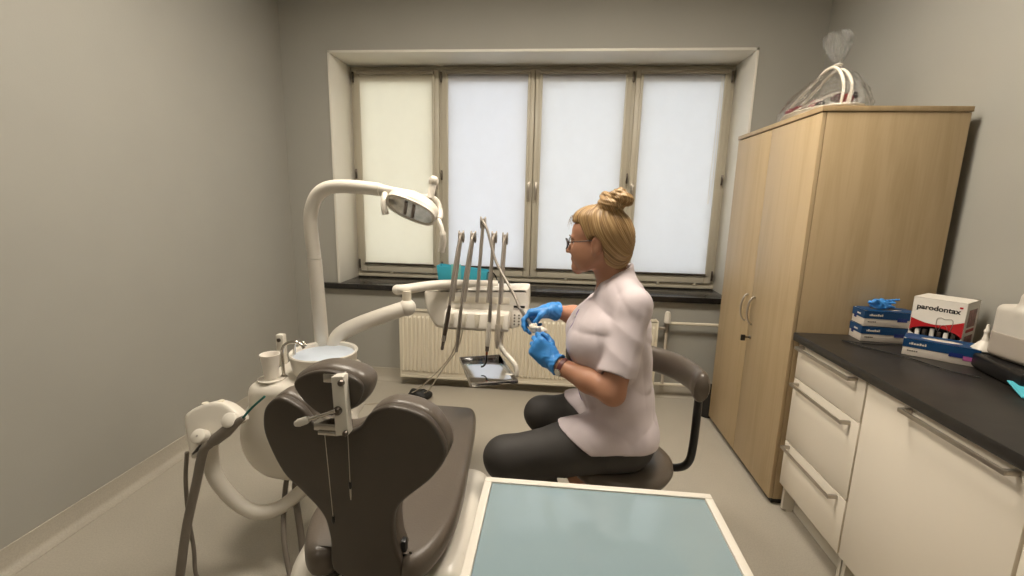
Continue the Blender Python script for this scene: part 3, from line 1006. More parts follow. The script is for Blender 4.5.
# headrest bracket
bm = new()
pl = [(-.4605, 1.078), (-.432, 1.082), (-.4265, .946), (-.4565, .942)]
prism(bm, pl, .872, .897, lambda u, v, d: (u, d, v))
bk = part('bracket', bm, M_WHITE, hr, bev=.004, label='white bracket behind the headrest')
bm = new(); box(bm, -.486, -.44, .888, .915, 1.058, 1.078); part('bracket_rod', bm, M_CHROME, bk, bev=.002)
bm = new(); box(bm, -.517, -.44, .893, .925, .941, .959); box(bm, -.507, -.46, .89, .93, .932, .942); part('bracket_bar', bm, M_CHROME, bk, bev=.002)
for z, x, r in ((1.004, -.447, .0095), (1.068, -.436, .007), (.953, -.432, .006)):
    bm = new(); lathe(bm, [(r, 0), (r, .006), (r * .7, .009)], (x, .872, z), 16, Matrix.Rotation(PI / 2, 4, 'X')); part('bolt', bm, M_DSTEEL, bk)
bm = new(); tube(bm, [(-.447, .862, 1.008), (-.512, .862, .982)], .0042, 10); lv = part('lever', bm, M_CHROME, bk)
bm = new(); tube(bm, [(-.508, .862, .984), (-.515, .862, .981), (-.532, .862, .974), (-.539, .862, .971)], [.006, .0085, .0088, .006], 14); part('lever_knob', bm, M_WHITE, lv)
for x0, x1, z1 in ((-.505, -.520, .665), (-.449, -.472, .765)):
    bm = new(); tube(bm, [(x0, .915, .945), (x1, .962, z1)], .0010, 6); co = part('pull_cord', bm, M_PALEHOSE, bk)
    bm = new(); lathe(bm, [(.001, .012), (.0035, .008), (.004, -.006), (.002, -.012)], (x1, .962, z1), 10); part('cord_end', bm, M_BLACK, co)
    if x0 > -.46:
        bm = new(); lathe(bm, [(.0025, 0), (.002, -.02), (.001, -.03)], (x1, .962, z1 - .012), 8); part('cord_end', bm, M_PALEHOSE, co)
# seat cushion: wide at the hips, narrowing along the legs, with a notch where the back comes through
SEAT = [(-.615, 1.00), (-.66, 1.06), (-.690, 1.17), (-.690, 1.32), (-.668, 1.5), (-.655, 1.75), (-.64, 1.90), (-.60, 1.955), (-.49, 1.965), (-.37, 1.955), (-.325, 1.90), (-.300, 1.75), (-.278, 1.5), (-.262, 1.32), (-.262, 1.17), (-.29, 1.06), (-.335, 1.00), (-.372, 1.015), (-.385, 1.075), (-.46, 1.09), (-.535, 1.075), (-.565, 1.015)]
so = [(p.x, p.y) for p in smooth_path([(u, v, 0) for u, v in SEAT], 5, True)]
def st_(u, v, d):
    return (u, v, .435 + d + .02 * max(0, (abs(u + .475) - .08)) / .13 - .015 * max(0, v - 1.6))
bm = new(); pad(bm, so, 0, .085, .03, st_, 5); part('seat', bm, M_TAUPE, ch, sharp=60)
bm = new(); pad(bm, [((u + .475) * .93 - .475, (v - 1.5) * .96 + 1.5) for u, v in so], -.012, .02, .006, st_, 2); part('seat_shell', bm, M_SHELL, ch, sharp=50)
# white body under the seat
def f_base(P):
    a = sd_box(P, (-.47, 1.36, .33), (.255, .30, .085), .07)
    b_ = sd_box(P, (-.47, 1.42, .18), (.17, .24, .14), .08)
    c = sd_ell(P, (-.25, 1.36, .33), (.065, .26, .11))
    c2 = sd_ell(P, (-.69, 1.25, .33), (.05, .22, .11))
    d = sd_box(P, (-.47, 1.5, .035), (.24, .42, .033), .03)
    k = smin(smin(smin(a, b_, .06), smin(c, c2, .02), .05), d, .08)
    return k
soft('chair_base', f_base, (-.80, .9, -.005), (-.12, 2.0, .47), .012, M_WHITE, ch, 3)
bm = new(); tube(bm, smooth_path([(-.235, 1.18, .41), (-.222, 1.10, .36), (-.228, 1.02, .26), (-.24, 1.0, .12)], 5), .006, 8); part('side_cable', bm, M_WHITE, ch)
bm = new(); box(bm, -.545, -.36, 1.03, 1.055, .34, .56); part('back_hinge', bm, M_BLACK, ch, bev=.008)

# ------------------------------------------------------------------ dental unit with spittoon, lamp pole foot and arms
du = thing('dental_unit', 'white dental unit body with spittoon bowl behind the chair', 'dental unit', (-.95, 1.7, 0))
def f_unit(P):
    top = sd_box(P, (-.985, 1.70, .63), (.163, .19, .127), .045)
    low = sd_ell(P, (-1.06, 1.66, .50), (.190, .17, .205))
    d = smin(top, low, .05)
    bridge = sd_box(P, (-.78, 1.66, .42), (.24, .10, .09), .05)
    d = smin(d, bridge, .08)
    return smax(d, -(P[:, 2] - .325), .03)
soft('unit_body', f_unit, (-1.3, 1.44, .28), (-.5, 1.92, .80), .009, M_WHITE, du, 3)
bm = new(); lathe(bm, [(.07, .0), (.10, .012), (.115, .03), (.125, .070), (.127, .098), (.131, .105), (.128, .110), (.119, .105), (.112, .075), (.090, .045), (.05, .026), (.018, .022), (.004, .021)], (-.908, 1.68, .738), 48)
sp = part('spittoon_bowl', bm, M_WHITE, du)
bm = new(); lathe(bm, [(.116, .093), (.110, .074), (.088, .048), (.05, .029), (.02, .025), (.004, .0245)], (-.908, 1.68, .738), 48)
part('bowl_glass', bm, mat('bluish_glass_bowl', rgb(203, 213, 226), .08, var=.05, scale=9), sp, label='bluish glass inside of the spittoon')
bm = new(); tube(bm, smooth_path([(-1.035, 1.60, .745), (-1.036, 1.60, .83), (-1.034, 1.60, .87), (-1.018, 1.605, .893), (-.985, 1.615, .898), (-.962, 1.62, .882), (-.958, 1.62, .872)], 5), .0062, 12); lathe(bm, [(.013, 0), (.013, .006), (.009, .010)], (-1.035, 1.60, .756), 16)
part('faucet', bm, M_CHROME, du)
bm = new(); tube(bm, smooth_path([(-1.02, 1.66, .745), (-1.02, 1.66, .86), (-1.005, 1.66, .885), (-.98, 1.655, .886), (-.965, 1.65, .872)], 5), .005, 10); part('faucet', bm, M_CHROME, du)
bm = new(); box(bm, -1.150, -1.115, 1.735, 1.765, .745, .885); part('holder_block', bm, M_WHITE, du, bev=.008)
bm = new(); tube(bm, [(-1.1325, 1.730, .862), (-1.1325, 1.735, .862)], .008, 14); part('holder_eye', bm, M_DSTEEL, du)
bm = new(); lathe(bm, [(.05, 0), (.05, .004)], (-1.07, 1.575, .757), 24); part('cup_plate', bm, M_WHITE, du)
for i, pth in enumerate(([(-1.02, 1.62, .35), (-1.01, 1.58, .26), (-.96, 1.52, .12), (-.93, 1.48, .012), (-.86, 1.40, .012)], [(-1.05, 1.60, .35), (-1.04, 1.55, .25), (-1.00, 1.47, .14), (-.95, 1.42, .012), (-.88, 1.34, .012)])):
    bm = new(); tube(bm, smooth_path(pth, 6), .013 - .003 * i, 12); part('hose', bm, M_GREYHOSE, du)
# lamp pole with its bent top
lp = thing('operating_lamp', 'white operating lamp on a tall bent pole in front of the left blinds', 'dental lamp', (-.965, 1.80, .72))
PY = 1.80
bm = new()
tube(bm, smooth_path([(-.978, PY, .73), (-.983, PY, .95), (-.992, PY, 1.20)], 3), .0285, 20)
part('pole', bm, M_WHITE, lp)
bm = new()
tube(bm, smooth_path([(-.992, PY, 1.202), (-1.000, PY, 1.33), (-.994, PY, 1.40), (-.968, PY, 1.458), (-.925, PY, 1.490), (-.86, PY, 1.500), (-.76, PY, 1.496), (-.70, PY, 1.490)], 6), [.0275] * 36 + [.026] * 7, 20)
part('bent_arm', bm, M_WHITE, lp)
bm = new(); tube(bm, [(-.70, PY, 1.490), (-.655, PY, 1.487), (-.56, PY, 1.475)], [.024, .016, .014], 16); part('neck', bm, M_WHITE, lp)
# head: flattened lens-shaped housing facing down towards the viewer, tilted to the right
hx = Vector((-.560, PY - .02, 1.428))
ex = Vector((.90, .05, -.36)).normalized()                 # long axis
nn = Vector((-.15, -.72, -.52)); nn = (nn - ex * nn.dot(ex)).normalized()     # light exit
ey = nn.cross(ex).normalized()
BH = [list(ex), list(ey), list(nn)]
def f_lamp(P):
    a = sd_ell(P, hx, (.108, .056, .060), BH)
    q = (P - v3(hx)) @ v3(nn)
    d = smax(a, q - .022, .008)
    return d
hd = soft('lamp_head', f_lamp, hx - Vector((.17, .14, .14)), hx + Vector((.17, .14, .14)), .004, M_WHITE, lp, 2)
def lring(sx, sy, d, n=40):
    out = []
    for k in range(n):
        a = 2 * PI * k / n
        c, s = math.cos(a), math.sin(a)
        out.append(hx + ex * (sx * math.copysign(abs(c) ** .75, c)) + ey * (sy * math.copysign(abs(s) ** .75, s)) + nn * d)
    return out
bm = new(); loft(bm, [lring(.102, .051, .012), lring(.104, .052, .028), lring(.097, .045, .031), lring(.090, .040, .022)], cap=False); part('bezel', bm, M_WHITE, hd)
bm = new(); loft(bm, [lring(.093, .043, .0235), lring(.092, .042, .0245)]); part('lens', bm, mat('lamp_reflector', rgb(190, 186, 176), .15, metal=.5, var=.4, scale=22, bump=.4, bscale=40), hd)
for u in (-.02, .012):
    bm = new()
    c = hx + ex * u + nn * .026
    tube(bm, [c - ey * .032, c + ey * .032], .008, 8, sect=(1, .4)); part('lens_divider', bm, M_DSTEEL, hd)
bm = new(); tube(bm, smooth_path([(-.680, PY, 1.480), (-.672, PY - .03, 1.462), (-.668, PY - .05, 1.43), (-.660, PY - .055, 1.395)], 5), [.012] * 12 + [.0135] * 4, 12); part('handle', bm, M_WHITE, lp)
bm = new(); tube(bm, smooth_path([hx + ex * .085 - nn * .03, hx + ex * .12 + nn * .02, hx + ex * .13 + nn * .045 + Vector((.01, 0, -.01)), hx + ex * .135 + nn * .05 + Vector((.012, 0, -.05)), hx + ex * .135 + nn * .05 + Vector((.004, 0, -.095))], 5), [.009] * 12 + [.013] * 9, 12); part('handle', bm, M_WHITE, lp)
bm = new(); tube(bm, smooth_path([hx - nn * .05 - ex * .02, hx - nn * .085 + ex * .03, hx - nn * .08 + ex * .07, hx - nn * .02 + ex * .108, hx + ex * .113 + nn * .01], 6), .0115, 12); part('yoke', bm, M_WHITE, lp)
bm = new(); ball(bm, (-.487, PY + .02, 1.528), (.020, .020, .022)); tube(bm, [(-.487, PY + .02, 1.525), (-.497, PY, 1.46)], .014, 12); part('joint_knob', bm, M_WHITE, lp)

# ------------------------------------------------------------------ instrument console on its swing arm
dl = thing('instrument_console', 'white instrument console on a swing arm, hanging before the radiator', 'dental console', (-.36, 2.12, .84))
bm = new()
tube(bm, smooth_path([(-.93, 1.80, .72), (-.935, 1.81, .80), (-.915, 1.83, .865), (-.85, 1.86, .905), (-.75, 1.91, .942), (-.655, 1.95, .972)], 6), .034, 20); ball(bm, (-.650, 1.952, .974), .040)
part('lower_arm', bm, M_WHITE, dl)
bm = new(); tube(bm, [(-.650, 1.952, .97), (-.650, 1.952, 1.05)], .020, 16); part('arm_joint', bm, M_CREAM, dl)
bm = new(); tube(bm, smooth_path([(-.695, 1.965, 1.052), (-.655, 1.975, 1.055), (-.52, 2.11, 1.057), (-.27, 2.19, 1.050)], 4), .023, 20); ball(bm, (-.698, 1.964, 1.052), .023)
part('upper_arm', bm, M_WHITE, dl)
CON = [(-.612, .985), (-.606, 1.015), (-.575, 1.030), (-.40, 1.034), (-.22, 1.040), (-.115, 1.044), (-.100, 1.02), (-.100, .92), (-.125, .875), (-.17, .848), (-.30, .842), (-.44, .836), (-.525, .832), (-.560, .855), (-.595, .915)]
co_ = [(p.x, p.y) for p in smooth_path([(u, v, 0) for u, v in CON], 4, True)]
def cl(u, v, d):
    return (u - .008, 2.13 - d + .25 * (v - .94), v + .012)
bm = new(); pad(bm, co_, -.10, .03, .022, cl, 5); cbod = part('console_body', bm, M_WHITE, dl, sharp=60)
bm = new(); prism(bm, [(2.11, .945), (2.062, .942), (2.05, .930), (2.03, .866), (2.04, .854), (2.11, .854)], -.505, -.195, lambda u, v, d: (d, u, v)); part('instrument_rest', bm, M_WHITE, dl, bev=.008, seg=3)
for x in (-.465, -.405, -.345, -.285, -.23):
    bm = new(); prism(bm, [(x - .013, .935), (x + .013, .935), (x + .008, .875), (x - .008, .875)], 2.0225, 2.0305, lambda u, v, d: (u, d + .010 + (v - .90) * .22, v)); part('holder_slot', bm, M_CREAM, dl, bev=.003)
bm = new(); prism(bm, [(-.185, .862), (-.115, .895), (-.112, .955), (-.185, .955)], 0, .006, lambda u, v, d: (u, 2.098 - d + .25 * (v - .94), v)); kp = part('keypad', bm, M_CARTON, dl, bev=.002)
for i in range(3):
    for j in range(4):
        bm = new(); u, v = -.172 + i * .021 , .885 + j * .014
        lathe(bm, [(.0045, 0), (.0045, .0015)], (u, 2.0915 + .25 * (v - .94), v), 8, Matrix.Rotation(PI / 2, 4, 'X')); part('key', bm, M_GREYHOSE, kp)
bm = new(); box(bm, -.178, -.125, 2.0925, 2.0975, .962, .972); part('display', bm, M_BLACK, dl)
bm = new(); prism(bm, [(-.50, 1.00), (-.20, 1.005), (-.20, .975), (-.50, .97)], 0, .003, lambda u, v, d: (u, 2.098 - d + .25 * (v - .94), v)); part('top_recess', bm, M_CREAM, dl, bev=.002)
# whip arms: rods rising from the back with a pulley, each hose runs over it and down to its handpiece
WH = [  # rod foot x, pulley x, pulley z
    (-.468, -.434, 1.290), (-.412, -.377, 1.290), (-.352, -.331, 1.357), (-.300, -.278, 1.292), (-.238, -.227, 1.287)]
tips = [(-.468, .975), (-.412, .985), None, (-.276, .99), (-.236, .99)]
for i, (xf, xp, zp) in enumerate(WH):
    bm = new(); tube(bm, [(xf, 2.075, .985), (xp, 2.105, zp)], .0085, 10)
    wa = part('whip_arm', bm, M_WHIP, dl)
    bm = new()
    for s in (-1, 1):
        lathe(bm, [(.013, 0), (.015, .001), (.015, .006), (.013, .007)], (xp + s * .010 - .0035, 2.108, zp), 16, Matrix.Rotation(PI / 2, 4, 'Y'), 1.9, 1.0)
    ball(bm, (xp, 2.108, zp), (.010, .012, .020), 12)
    part('pulley', bm, M_WHIPH, wa)
    bm = new()
    if tips[i]:
        xt, zt = tips[i]
        tube(bm, smooth_path([(xp, 2.095, zp + .005), (xp - .003, 2.072, zp - .02), (xp + (xt - xp) * .5 - .001, 2.030, (zp + zt) / 2 + .005), (xt, 2.008, zt + .005)], 6), .0068, 10)
    else:
        tube(bm, smooth_path([(xp, 2.095, zp + .008), (xp + .025, 2.07, zp - .03), (xp + .075, 2.02, zp - .17), (-.165, 1.93, 1.06), (-.135, 1.89, 1.005)], 6), .0062, 10)
    part('whip_hose', bm, M_WHIPH, wa)
# tray arm
bm = new(); tube(bm, smooth_path([(-.232, 2.06, .845), (-.232, 2.05, .79), (-.215, 2.03, .765), (-.165, 1.995, .725), (-.150, 1.985, .70), (-.152, 1.98, .668), (-.20, 1.985, .660)], 6), .0115, 14); part('tray_arm', bm, M_WHITE, dl)
bm = new(); tube(bm, [(-.232, 2.06, .90), (-.232, 2.06, .835)], .015, 14); part('tray_joint', bm, M_WHITE, dl)
bm = new(); box(bm, -.31, -.17, 1.945, 1.99, .656, .668); part('tray_support', bm, M_STEEL, dl, bev=.003)
# tray (lifts off)
T = frame_at((-.292, 2.015, .669), math.radians(20))
bm = new(); box(bm, -.103, .103, -.172, .172, 0, .002, T)
for a in ((-.106, -.102, -.175, .175), (.102, .106, -.175, .175), (-.102, .102, -.175, -.171), (-.102, .102, .171, .175)):
    box(bm, *a, 0, .014, T)
M_TRAY = mat('mirror_steel', rgb(216, 216, 218), .09, metal=1.0, var=.02, scale=8)
tr = thing('instrument_tray', 'shiny steel instrument tray held below the console', 'tray', (-.292, 2.015, .669))
part('tray_plate', bm, M_TRAY, tr, bev=.001)
bm = new(); 
tube(bm, [T @ Vector(p) for p in ((-.104, -.173, .0135), (.104, -.173, .0135), (.104, .173, .0135), (-.104, .173, .0135))], .0026, 8, closed=True); part('rolled_rim', bm, M_STEEL, tr)

# handpieces, each resting in its slot
def axis_M(p, d):
    d = Vector(d).normalized()
    return Matrix.Translation(Vector(p)) @ d.to_track_quat('Z', 'Y').to_matrix().to_4x4()
def handpiece(lab, p, d, segs):
    """segs: (name, material, [(r, along)...]) turned about the axis d from p."""
    t = thing('dental_handpiece', lab, 'handpiece', p, 'handpieces hanging from the console')
    M = axis_M((0, 0, 0), d)
    for nme, m, prof in segs:
        bm = new(); lathe(bm, prof, p, 16, M); part(nme, bm, m, t)
    return t
handpiece('dark steel handpiece hanging leftmost on the instrument console', (-.466, 2.008, .985), (-.17, -.02, -1),
          [('grip', M_DSTEEL, [(.005, 0), (.0085, .015), (.0095, .05), (.0105, .12), (.0095, .15)]), ('collar', M_STEEL, [(.0095, .15), (.011, .153), (.011, .175), (.009, .18)]), ('nose', M_DSTEEL, [(.008, .18), (.0065, .205), (.008, .21), (.007, .222), (.003, .224)])])
handpiece('slim polished steel handpiece, second from the left on the instrument console', (-.411, 2.008, .99), (-.10, -.02, -1),
          [('grip', M_STEEL, [(.005, 0), (.0075, .02), (.0085, .10), (.0100, .14), (.0085, .17)]), ('nose', M_STEEL, [(.0080, .17), (.0055, .21), (.0070, .222), (.0070, .232), (.003, .234)])])
hp3 = handpiece('white bodied light-curing handpiece with black curved tip above the steel tray', (-.276, 2.008, .995), (-.06, -.03, -1),
          [('hose_end', M_STEEL, [(.006, 0), (.008, .01), (.009, .085)]), ('grip', M_WHITE, [(.010, .085), (.0115, .095), (.0115, .19), (.0095, .20)]), ('collar', M_DSTEEL, [(.009, .20), (.0085, .222), (.006, .226)]), ('ring', mat('copper_ring', rgb(150, 80, 50), .35, metal=1.0), [(.005, .226), (.005, .242)])])
bm = new(); tube(bm, smooth_path([(-.290, 2.0005, .755), (-.291, 1.999, .735), (-.294, 1.998, .715), (-.304, 1.994, .700), (-.316, 1.990, .697)], 5), [.004] * 12 + [.0045] * 9, 10); part('tip', bm, M_BLACK, hp3)
handpiece('pale grey scaler handpiece hanging rightmost on the instrument console', (-.238, 2.008, 1.0), (-.03, -.02, -1),
          [('grip', M_PALEHOSE, [(.005, 0), (.0075, .015), (.0085, .09), (.0085, .10)]), ('nose', M_PALEHOSE, [(.0120, .10), (.0130, .115), (.0125, .175), (.008, .20), (.005, .215)])])

# ------------------------------------------------------------------ foot control and its two leads
fc = thing('foot_control', 'small black foot control on the floor below the radiator', 'foot control', (-.95, 3.10, 0))
def f_foot(P):
    d = sd_ell(P, (-.95, 3.10, .03), (.085, .06, .042))
    for c, r in (((-1.00, 3.11, .05), .025), ((-.92, 3.09, .055), .028), ((-.96, 3.07, .045), .03), ((-1.03, 3.08, .02), .02), ((-.88, 3.11, .035), .025)):
        d = smin(d, sd_ball(P, c, r), .012)
    return smax(d, -P[:, 2] + .001, .004)
soft('housing', f_foot, (-1.08, 3.0, -.01), (-.83, 3.2, .11), .005, M_RUBBER, fc, 1)
for pth in ([(-1.02, 3.09, .04), (-.93, 3.0, .12), (-.70, 2.6, .40), (-.52, 2.28, .65), (-.45, 2.18, .84)], [(-.92, 3.08, .05), (-.85, 3.0, .12), (-.66, 2.6, .42), (-.49, 2.28, .68), (-.435, 2.18, .84)], [(-1.02, 3.08, .02), (-1.2, 2.98, .006), (-1.4, 2.9, .006), (-1.35, 2.7, .006), (-1.1, 2.55, .006)]):
    bm = new(); tube(bm, smooth_path(pth, 8), .0035, 8); part('lead', bm, M_PALEHOSE, fc)

# ------------------------------------------------------------------ assistant holder arm, suction hose and ejector
ah = thing('assistant_holder', 'white saddle-shaped suction holder on a curved arm left of the chair', 'suction holder', (-1.2, 1.45, .4))
SAD = [(-1.352, .640), (-1.335, .668), (-1.29, .692), (-1.24, .703), (-1.19, .692), (-1.145, .664), (-1.135, .640), (-1.17, .618), (-1.215, .590), (-1.255, .560), (-1.285, .520), (-1.305, .515), (-1.325, .56)]
sa = [(p.x, p.y) for p in smooth_path([(u, v, 0) for u, v in SAD], 4, True)]
bm = new(); pad(bm, sa, -.03, .075, .016, lambda u, v, d: (u + .035, 1.45 - d * .5 + .35 * (v - .62), v + d * .12), 5); sd_ = part('saddle', bm, M_WHITE, ah, sharp=60)
for x, y, z in ((-1.255, 1.455, .698), (-1.200, 1.465, .706)):
    bm = new(); lathe(bm, [(.011, -.012), (.011, .003), (.009, .004)], (x, y, z), 16); part('button', bm, M_CREAM, sd_)
for x, z in ((-1.222, .598), (-1.100, .668)):
    bm = new(); lathe(bm, [(.021, 0), (.026, .004), (.026, .034), (.021, .038)], (x, 1.395, z), 20, Matrix.Rotation(math.radians(55), 4, 'X')); hh = part('holder_ring', bm, M_WHITE, ah)
    if x < -1.2:
        bm = new(); lathe(bm, [(.011, 0), (.011, .004), (.004, .005)], (x, 1.368, z + .019), 16, Matrix.Rotation(math.radians(55), 4, 'X')); part('holder_plug', bm, M_STEEL, hh)
bm = new(); tube(bm, smooth_path([(-1.245, 1.45, .57), (-1.25, 1.45, .50), (-1.245, 1.45, .410), (-1.19, 1.46, .310), (-1.12, 1.48, .245), (-1.04, 1.51, .245), (-.96, 1.57, .30), (-.88, 1.62, .345), (-.80, 1.62, .37)], 6), .027, 18); part('curved_arm', bm, M_WHITE, ah)
ej = thing('suction_handle', 'grey suction handle with thin teal tip and grey hose to the floor', 'suction hose', (-1.17, 1.39, .63))
bm = new(); tube(bm, [(-1.178, 1.365, .590), (-1.155, 1.365, .610), (-1.115, 1.37, .642), (-1.070, 1.375, .680), (-1.050, 1.375, .695)], [.012, .020, .0215, .013, .009], 16); part('grip', bm, M_GREYHOSE, ej)
bm = new(); tube(bm, smooth_path([(-1.055, 1.375, .691), (-1.015, 1.378, .735), (-.968, 1.38, .777)], 4), .0042, 10); part('saliva_ejector', bm, mat('teal_tube', rgb(24, 104, 96), .35, var=.05), ej)
bm = new(); tube(bm, smooth_path([(-1.175, 1.365, .594), (-1.195, 1.36, .575), (-1.212, 1.36, .535), (-1.240, 1.36, .44), (-1.285, 1.35, .28), (-1.318, 1.34, .12), (-1.325, 1.33, .05), (-1.30, 1.30, .018), (-1.20, 1.28, .016), (-1.0, 1.38, .016)], 7), .0155, 14); part('hose', bm, M_GREYHOSE, ej)
bm = new(); tube(bm, smooth_path([(-1.30, 1.40, .53), (-1.318, 1.40, .42), (-1.325, 1.40, .28), (-1.310, 1.39, .14), (-1.29, 1.37, .03), (-1.20, 1.36, .0085), (-1.02, 1.42, .0085)], 7), .0072, 12); part('thin_hose', bm, M_GREYHOSE, ej)

# ------------------------------------------------------------------ cup
bm = new(); lathe(bm, [(.001, .0), (.024, .0), (.0245, .002), (.034, .092), (.0365, .093), (.0365, .097), (.034, .097), (.0325, .092), (.0235, .006), (.001, .005)], (-1.07, 1.575, .7615), 32)
cu_ = part('plastic_cup', bm, mat('white_cup', rgb(238, 232, 224), .4, var=.01), None, loc=(-1.07, 1.575, .7615))
tag(cu_, 'white plastic cup standing on the dental unit by the spittoon', 'cup')

# ------------------------------------------------------------------ turquoise box on the windowsill
tb = thing('instrument_box', 'open turquoise plastic box on the windowsill behind the console', 'box', (-.70, 3.55, .796))
M_TQ = mat('turquoise_plastic', rgb(62, 172, 196), .4, var=.04, scale=10)
M_TQ2 = mat('turquoise_paper_sheet', rgb(120, 198, 196), .5, var=.04, scale=10)
bm = new()
W0, W1 = (-.895, -.535), (-.935, -.50)
def wall_(a, b_, c, d, th):
    box(bm, a, b_, c, d, .797, .93)
box(bm, -.90, -.53, 3.50, 3.62, .797, .803)
for a in ((-.90, -.894, 3.50, 3.62), (-.536, -.53, 3.50, 3.62), (-.894, -.536, 3.50, 3.506), (-.894, -.536, 3.614, 3.62)):
    v = box(bm, *a, .803, .915)
for v in bm.verts:
    k = 1 + (v.co.z - .797) * .9
    v.co.x = -.715 + (v.co.x + .715) * k
    v.co.y = 3.56 + (v.co.y - 3.56) * k
    if v.co.z > .9 and v.co.x < -.85:
        v.co.z += .035
part('tub', bm, M_TQ, tb, bev=.003)
bm = new(); box(bm, -.80, -.72, 3.488, 3.494, .83, .965); part('sheet', bm, M_TQ2, tb, bev=.001)
bm = new(); tube(bm, smooth_path([(-.53, 3.55, .90), (-.47, 3.53, .90), (-.44, 3.52, .86), (-.41, 3.50, .815), (-.33, 3.50, .803), (-.18, 3.52, .803)], 6), .006, 8)
c2 = part('sill_cable', bm, M_RUBBER, None, loc=(-.45, 3.52, .8)); tag(c2, 'black cable hanging over the turquoise box onto the windowsill', 'cable')
# ------------------------------------------------------------------ trolley with blue glass top, nearest the viewer
ct = thing('trolley', 'white rimmed trolley table with pale blue glass top in the foreground', 'trolley', (.12, .69, 0))
tx0, tx1, ty0, ty1, tz = -.142, .383, .38, .985, .80
bm = new()
for a in ((tx0, tx1, ty0, ty0 + .018), (tx0, tx1, ty1 - .018, ty1), (tx0, tx0 + .018, ty0 + .018, ty1 - .018), (tx1 - .018, tx1, ty0 + .018, ty1 - .018)):
    box(bm, *a, tz - .035, tz)
box(bm, tx0 + .018, tx1 - .018, ty0 + .018, ty1 - .018, tz - .035, tz - .014)
part('rim', bm, M_WHITE, ct, bev=.002)
M_BLUE = mat('pale_blue_glass', rgb(138, 157, 164), .10, var=.03, scale=3, spec=.5)
bm = new(); box(bm, tx0 + .019, tx1 - .019, ty0 + .019, ty1 - .019, tz - .0135, tz - .0035); part('glass_top', bm, M_BLUE, ct, bev=.001)
for x in (tx0 + .03, tx1 - .03):
    for y in (ty0 + .03, ty1 - .03):
        bm = new(); box(bm, x - .015, x + .015, y - .015, y + .015, .095, tz - .035); lg = part('post', bm, M_WHITE, ct, bev=.002)
        bm = new(); tube(bm, [(x - .011, y, .032), (x + .011, y, .032)], .032, 18); part('castor_wheel', bm, M_RUBBER, lg, bev=.003)
        bm = new(); box(bm, x - .016, x - .012, y - .012, y + .012, .03, .09); box(bm, x + .012, x + .016, y - .012, y + .012, .03, .09); box(bm, x - .016, x + .016, y - .012, y + .012, .075, .095); part('castor_fork', bm, M_STEEL, lg)
for z in (.22, .50):
    bm = new(); box(bm, tx0 + .018, tx1 - .018, ty0 + .018, ty1 - .018, z, z + .016); part('shelf', bm, M_WHITE, ct, bev=.002)

# ------------------------------------------------------------------ stool
SX, SY, SZ = .288, 1.665, .50
sl = thing('stool', 'taupe round stool with curved arm rest on a bent black tube', 'stool', (SX, SY, 0))
bm = new(); lathe(bm, [(.12, -.075), (.165, -.072), (.192, -.058), (.203, -.036), (.200, -.018), (.185, -.005), (.15, .0), (.08, -.004), (.002, -.006)], (SX, SY, SZ), 56); part('seat', bm, M_TAUPE, sl, sharp=180)
bm = new(); lathe(bm, [(.11, -.10), (.135, -.098), (.135, -.074)], (SX, SY, SZ), 40); part('seat_plate', bm, M_BLACK, sl)
bm = new(); lathe(bm, [(.026, .10), (.026, .24), (.0245, .245), (.0245, .25), (.014, .25), (.014, .402)], (SX, SY, 0), 24); part('gas_lift', bm, M_BLACK, sl)
for k in range(5):
    a = 2 * PI * k / 5 + .35
    d = Vector((math.cos(a), math.sin(a), 0)); c = Vector((SX, SY, 0))
    bm = new(); tube(bm, [c + d * .015 + Vector((0, 0, .115)), c + d * .16 + Vector((0, 0, .098)), c + d * .285 + Vector((0, 0, .078))], [.026, .021, .016], 12, sect=(1, .7)); lg = part('leg', bm, M_BLACK, sl)
    e = c + d * .27; n = Vector((-d.y, d.x, 0))
    bm = new()
    for s in (-1, 1):
        tube(bm, [e + n * (.006 * s) + Vector((0, 0, .027)), e + n * (.024 * s) + Vector((0, 0, .027))], .027, 18)
    tube(bm, [e + Vector((0, 0, .03)), e + Vector((0, 0, .085))], .006, 8)
    part('castor', bm, M_RUBBER, lg)
arc = []
for k in range(33):
    a = math.radians(128 - 140 * k / 32)
    r = .315 - .02 * k / 32
    arc.append(Vector((SX - .012 + r * math.cos(a), SY + .035 + r * math.sin(a), .803 - .016 * k / 32)))
bm = new(); tube(bm, arc, [.022] + [.032] * 5 + [.036] * 24 + [.039, .038, .030], 20, sect=(.85, 1.55)); part('arm_rest', bm, M_TAUPE, sl, sharp=70)
ae = arc[-3]
bm = new(); tube(bm, smooth_path([ae + Vector((0, 0, -.02)), ae + Vector((.0, 0, -.09)), ae + Vector((-.002, 0, -.24)), ae + Vector((-.010, .01, -.325)), ae + Vector((-.045, .03, -.365)), ae + Vector((-.12, .05, -.375)), Vector((SX + .03, SY, .408))], 7), .0155, 16); part('arm_tube', bm, M_BLACK, sl)

# ------------------------------------------------------------------ the seated woman
pe = thing('person', 'seated woman with blonde bun, glasses, lilac-white tunic and blue gloves, seen in left profile', 'person', (SX, SY, .5))
def skin_mat(name, c):
    m = mat(name, c, .48, var=.05, scale=18, bump=.05, bscale=120, spec=.4)
    b = m.node_tree.nodes['Principled BSDF']
    b.inputs['Subsurface Weight'].default_value = .12
    b.inputs['Subsurface Radius'].default_value = (.012, .005, .003)
    return m
M_SKIN = skin_mat('skin', rgb(178, 130, 104))
M_TUNIC = mat('lilac_white_cotton', rgb(206, 194, 198), .75, var=.02, scale=6, sheen=.2)
M_TROUS = mat('charcoal_trousers', rgb(52, 49, 47), .7, var=.08, scale=20, bump=.06, bscale=200)

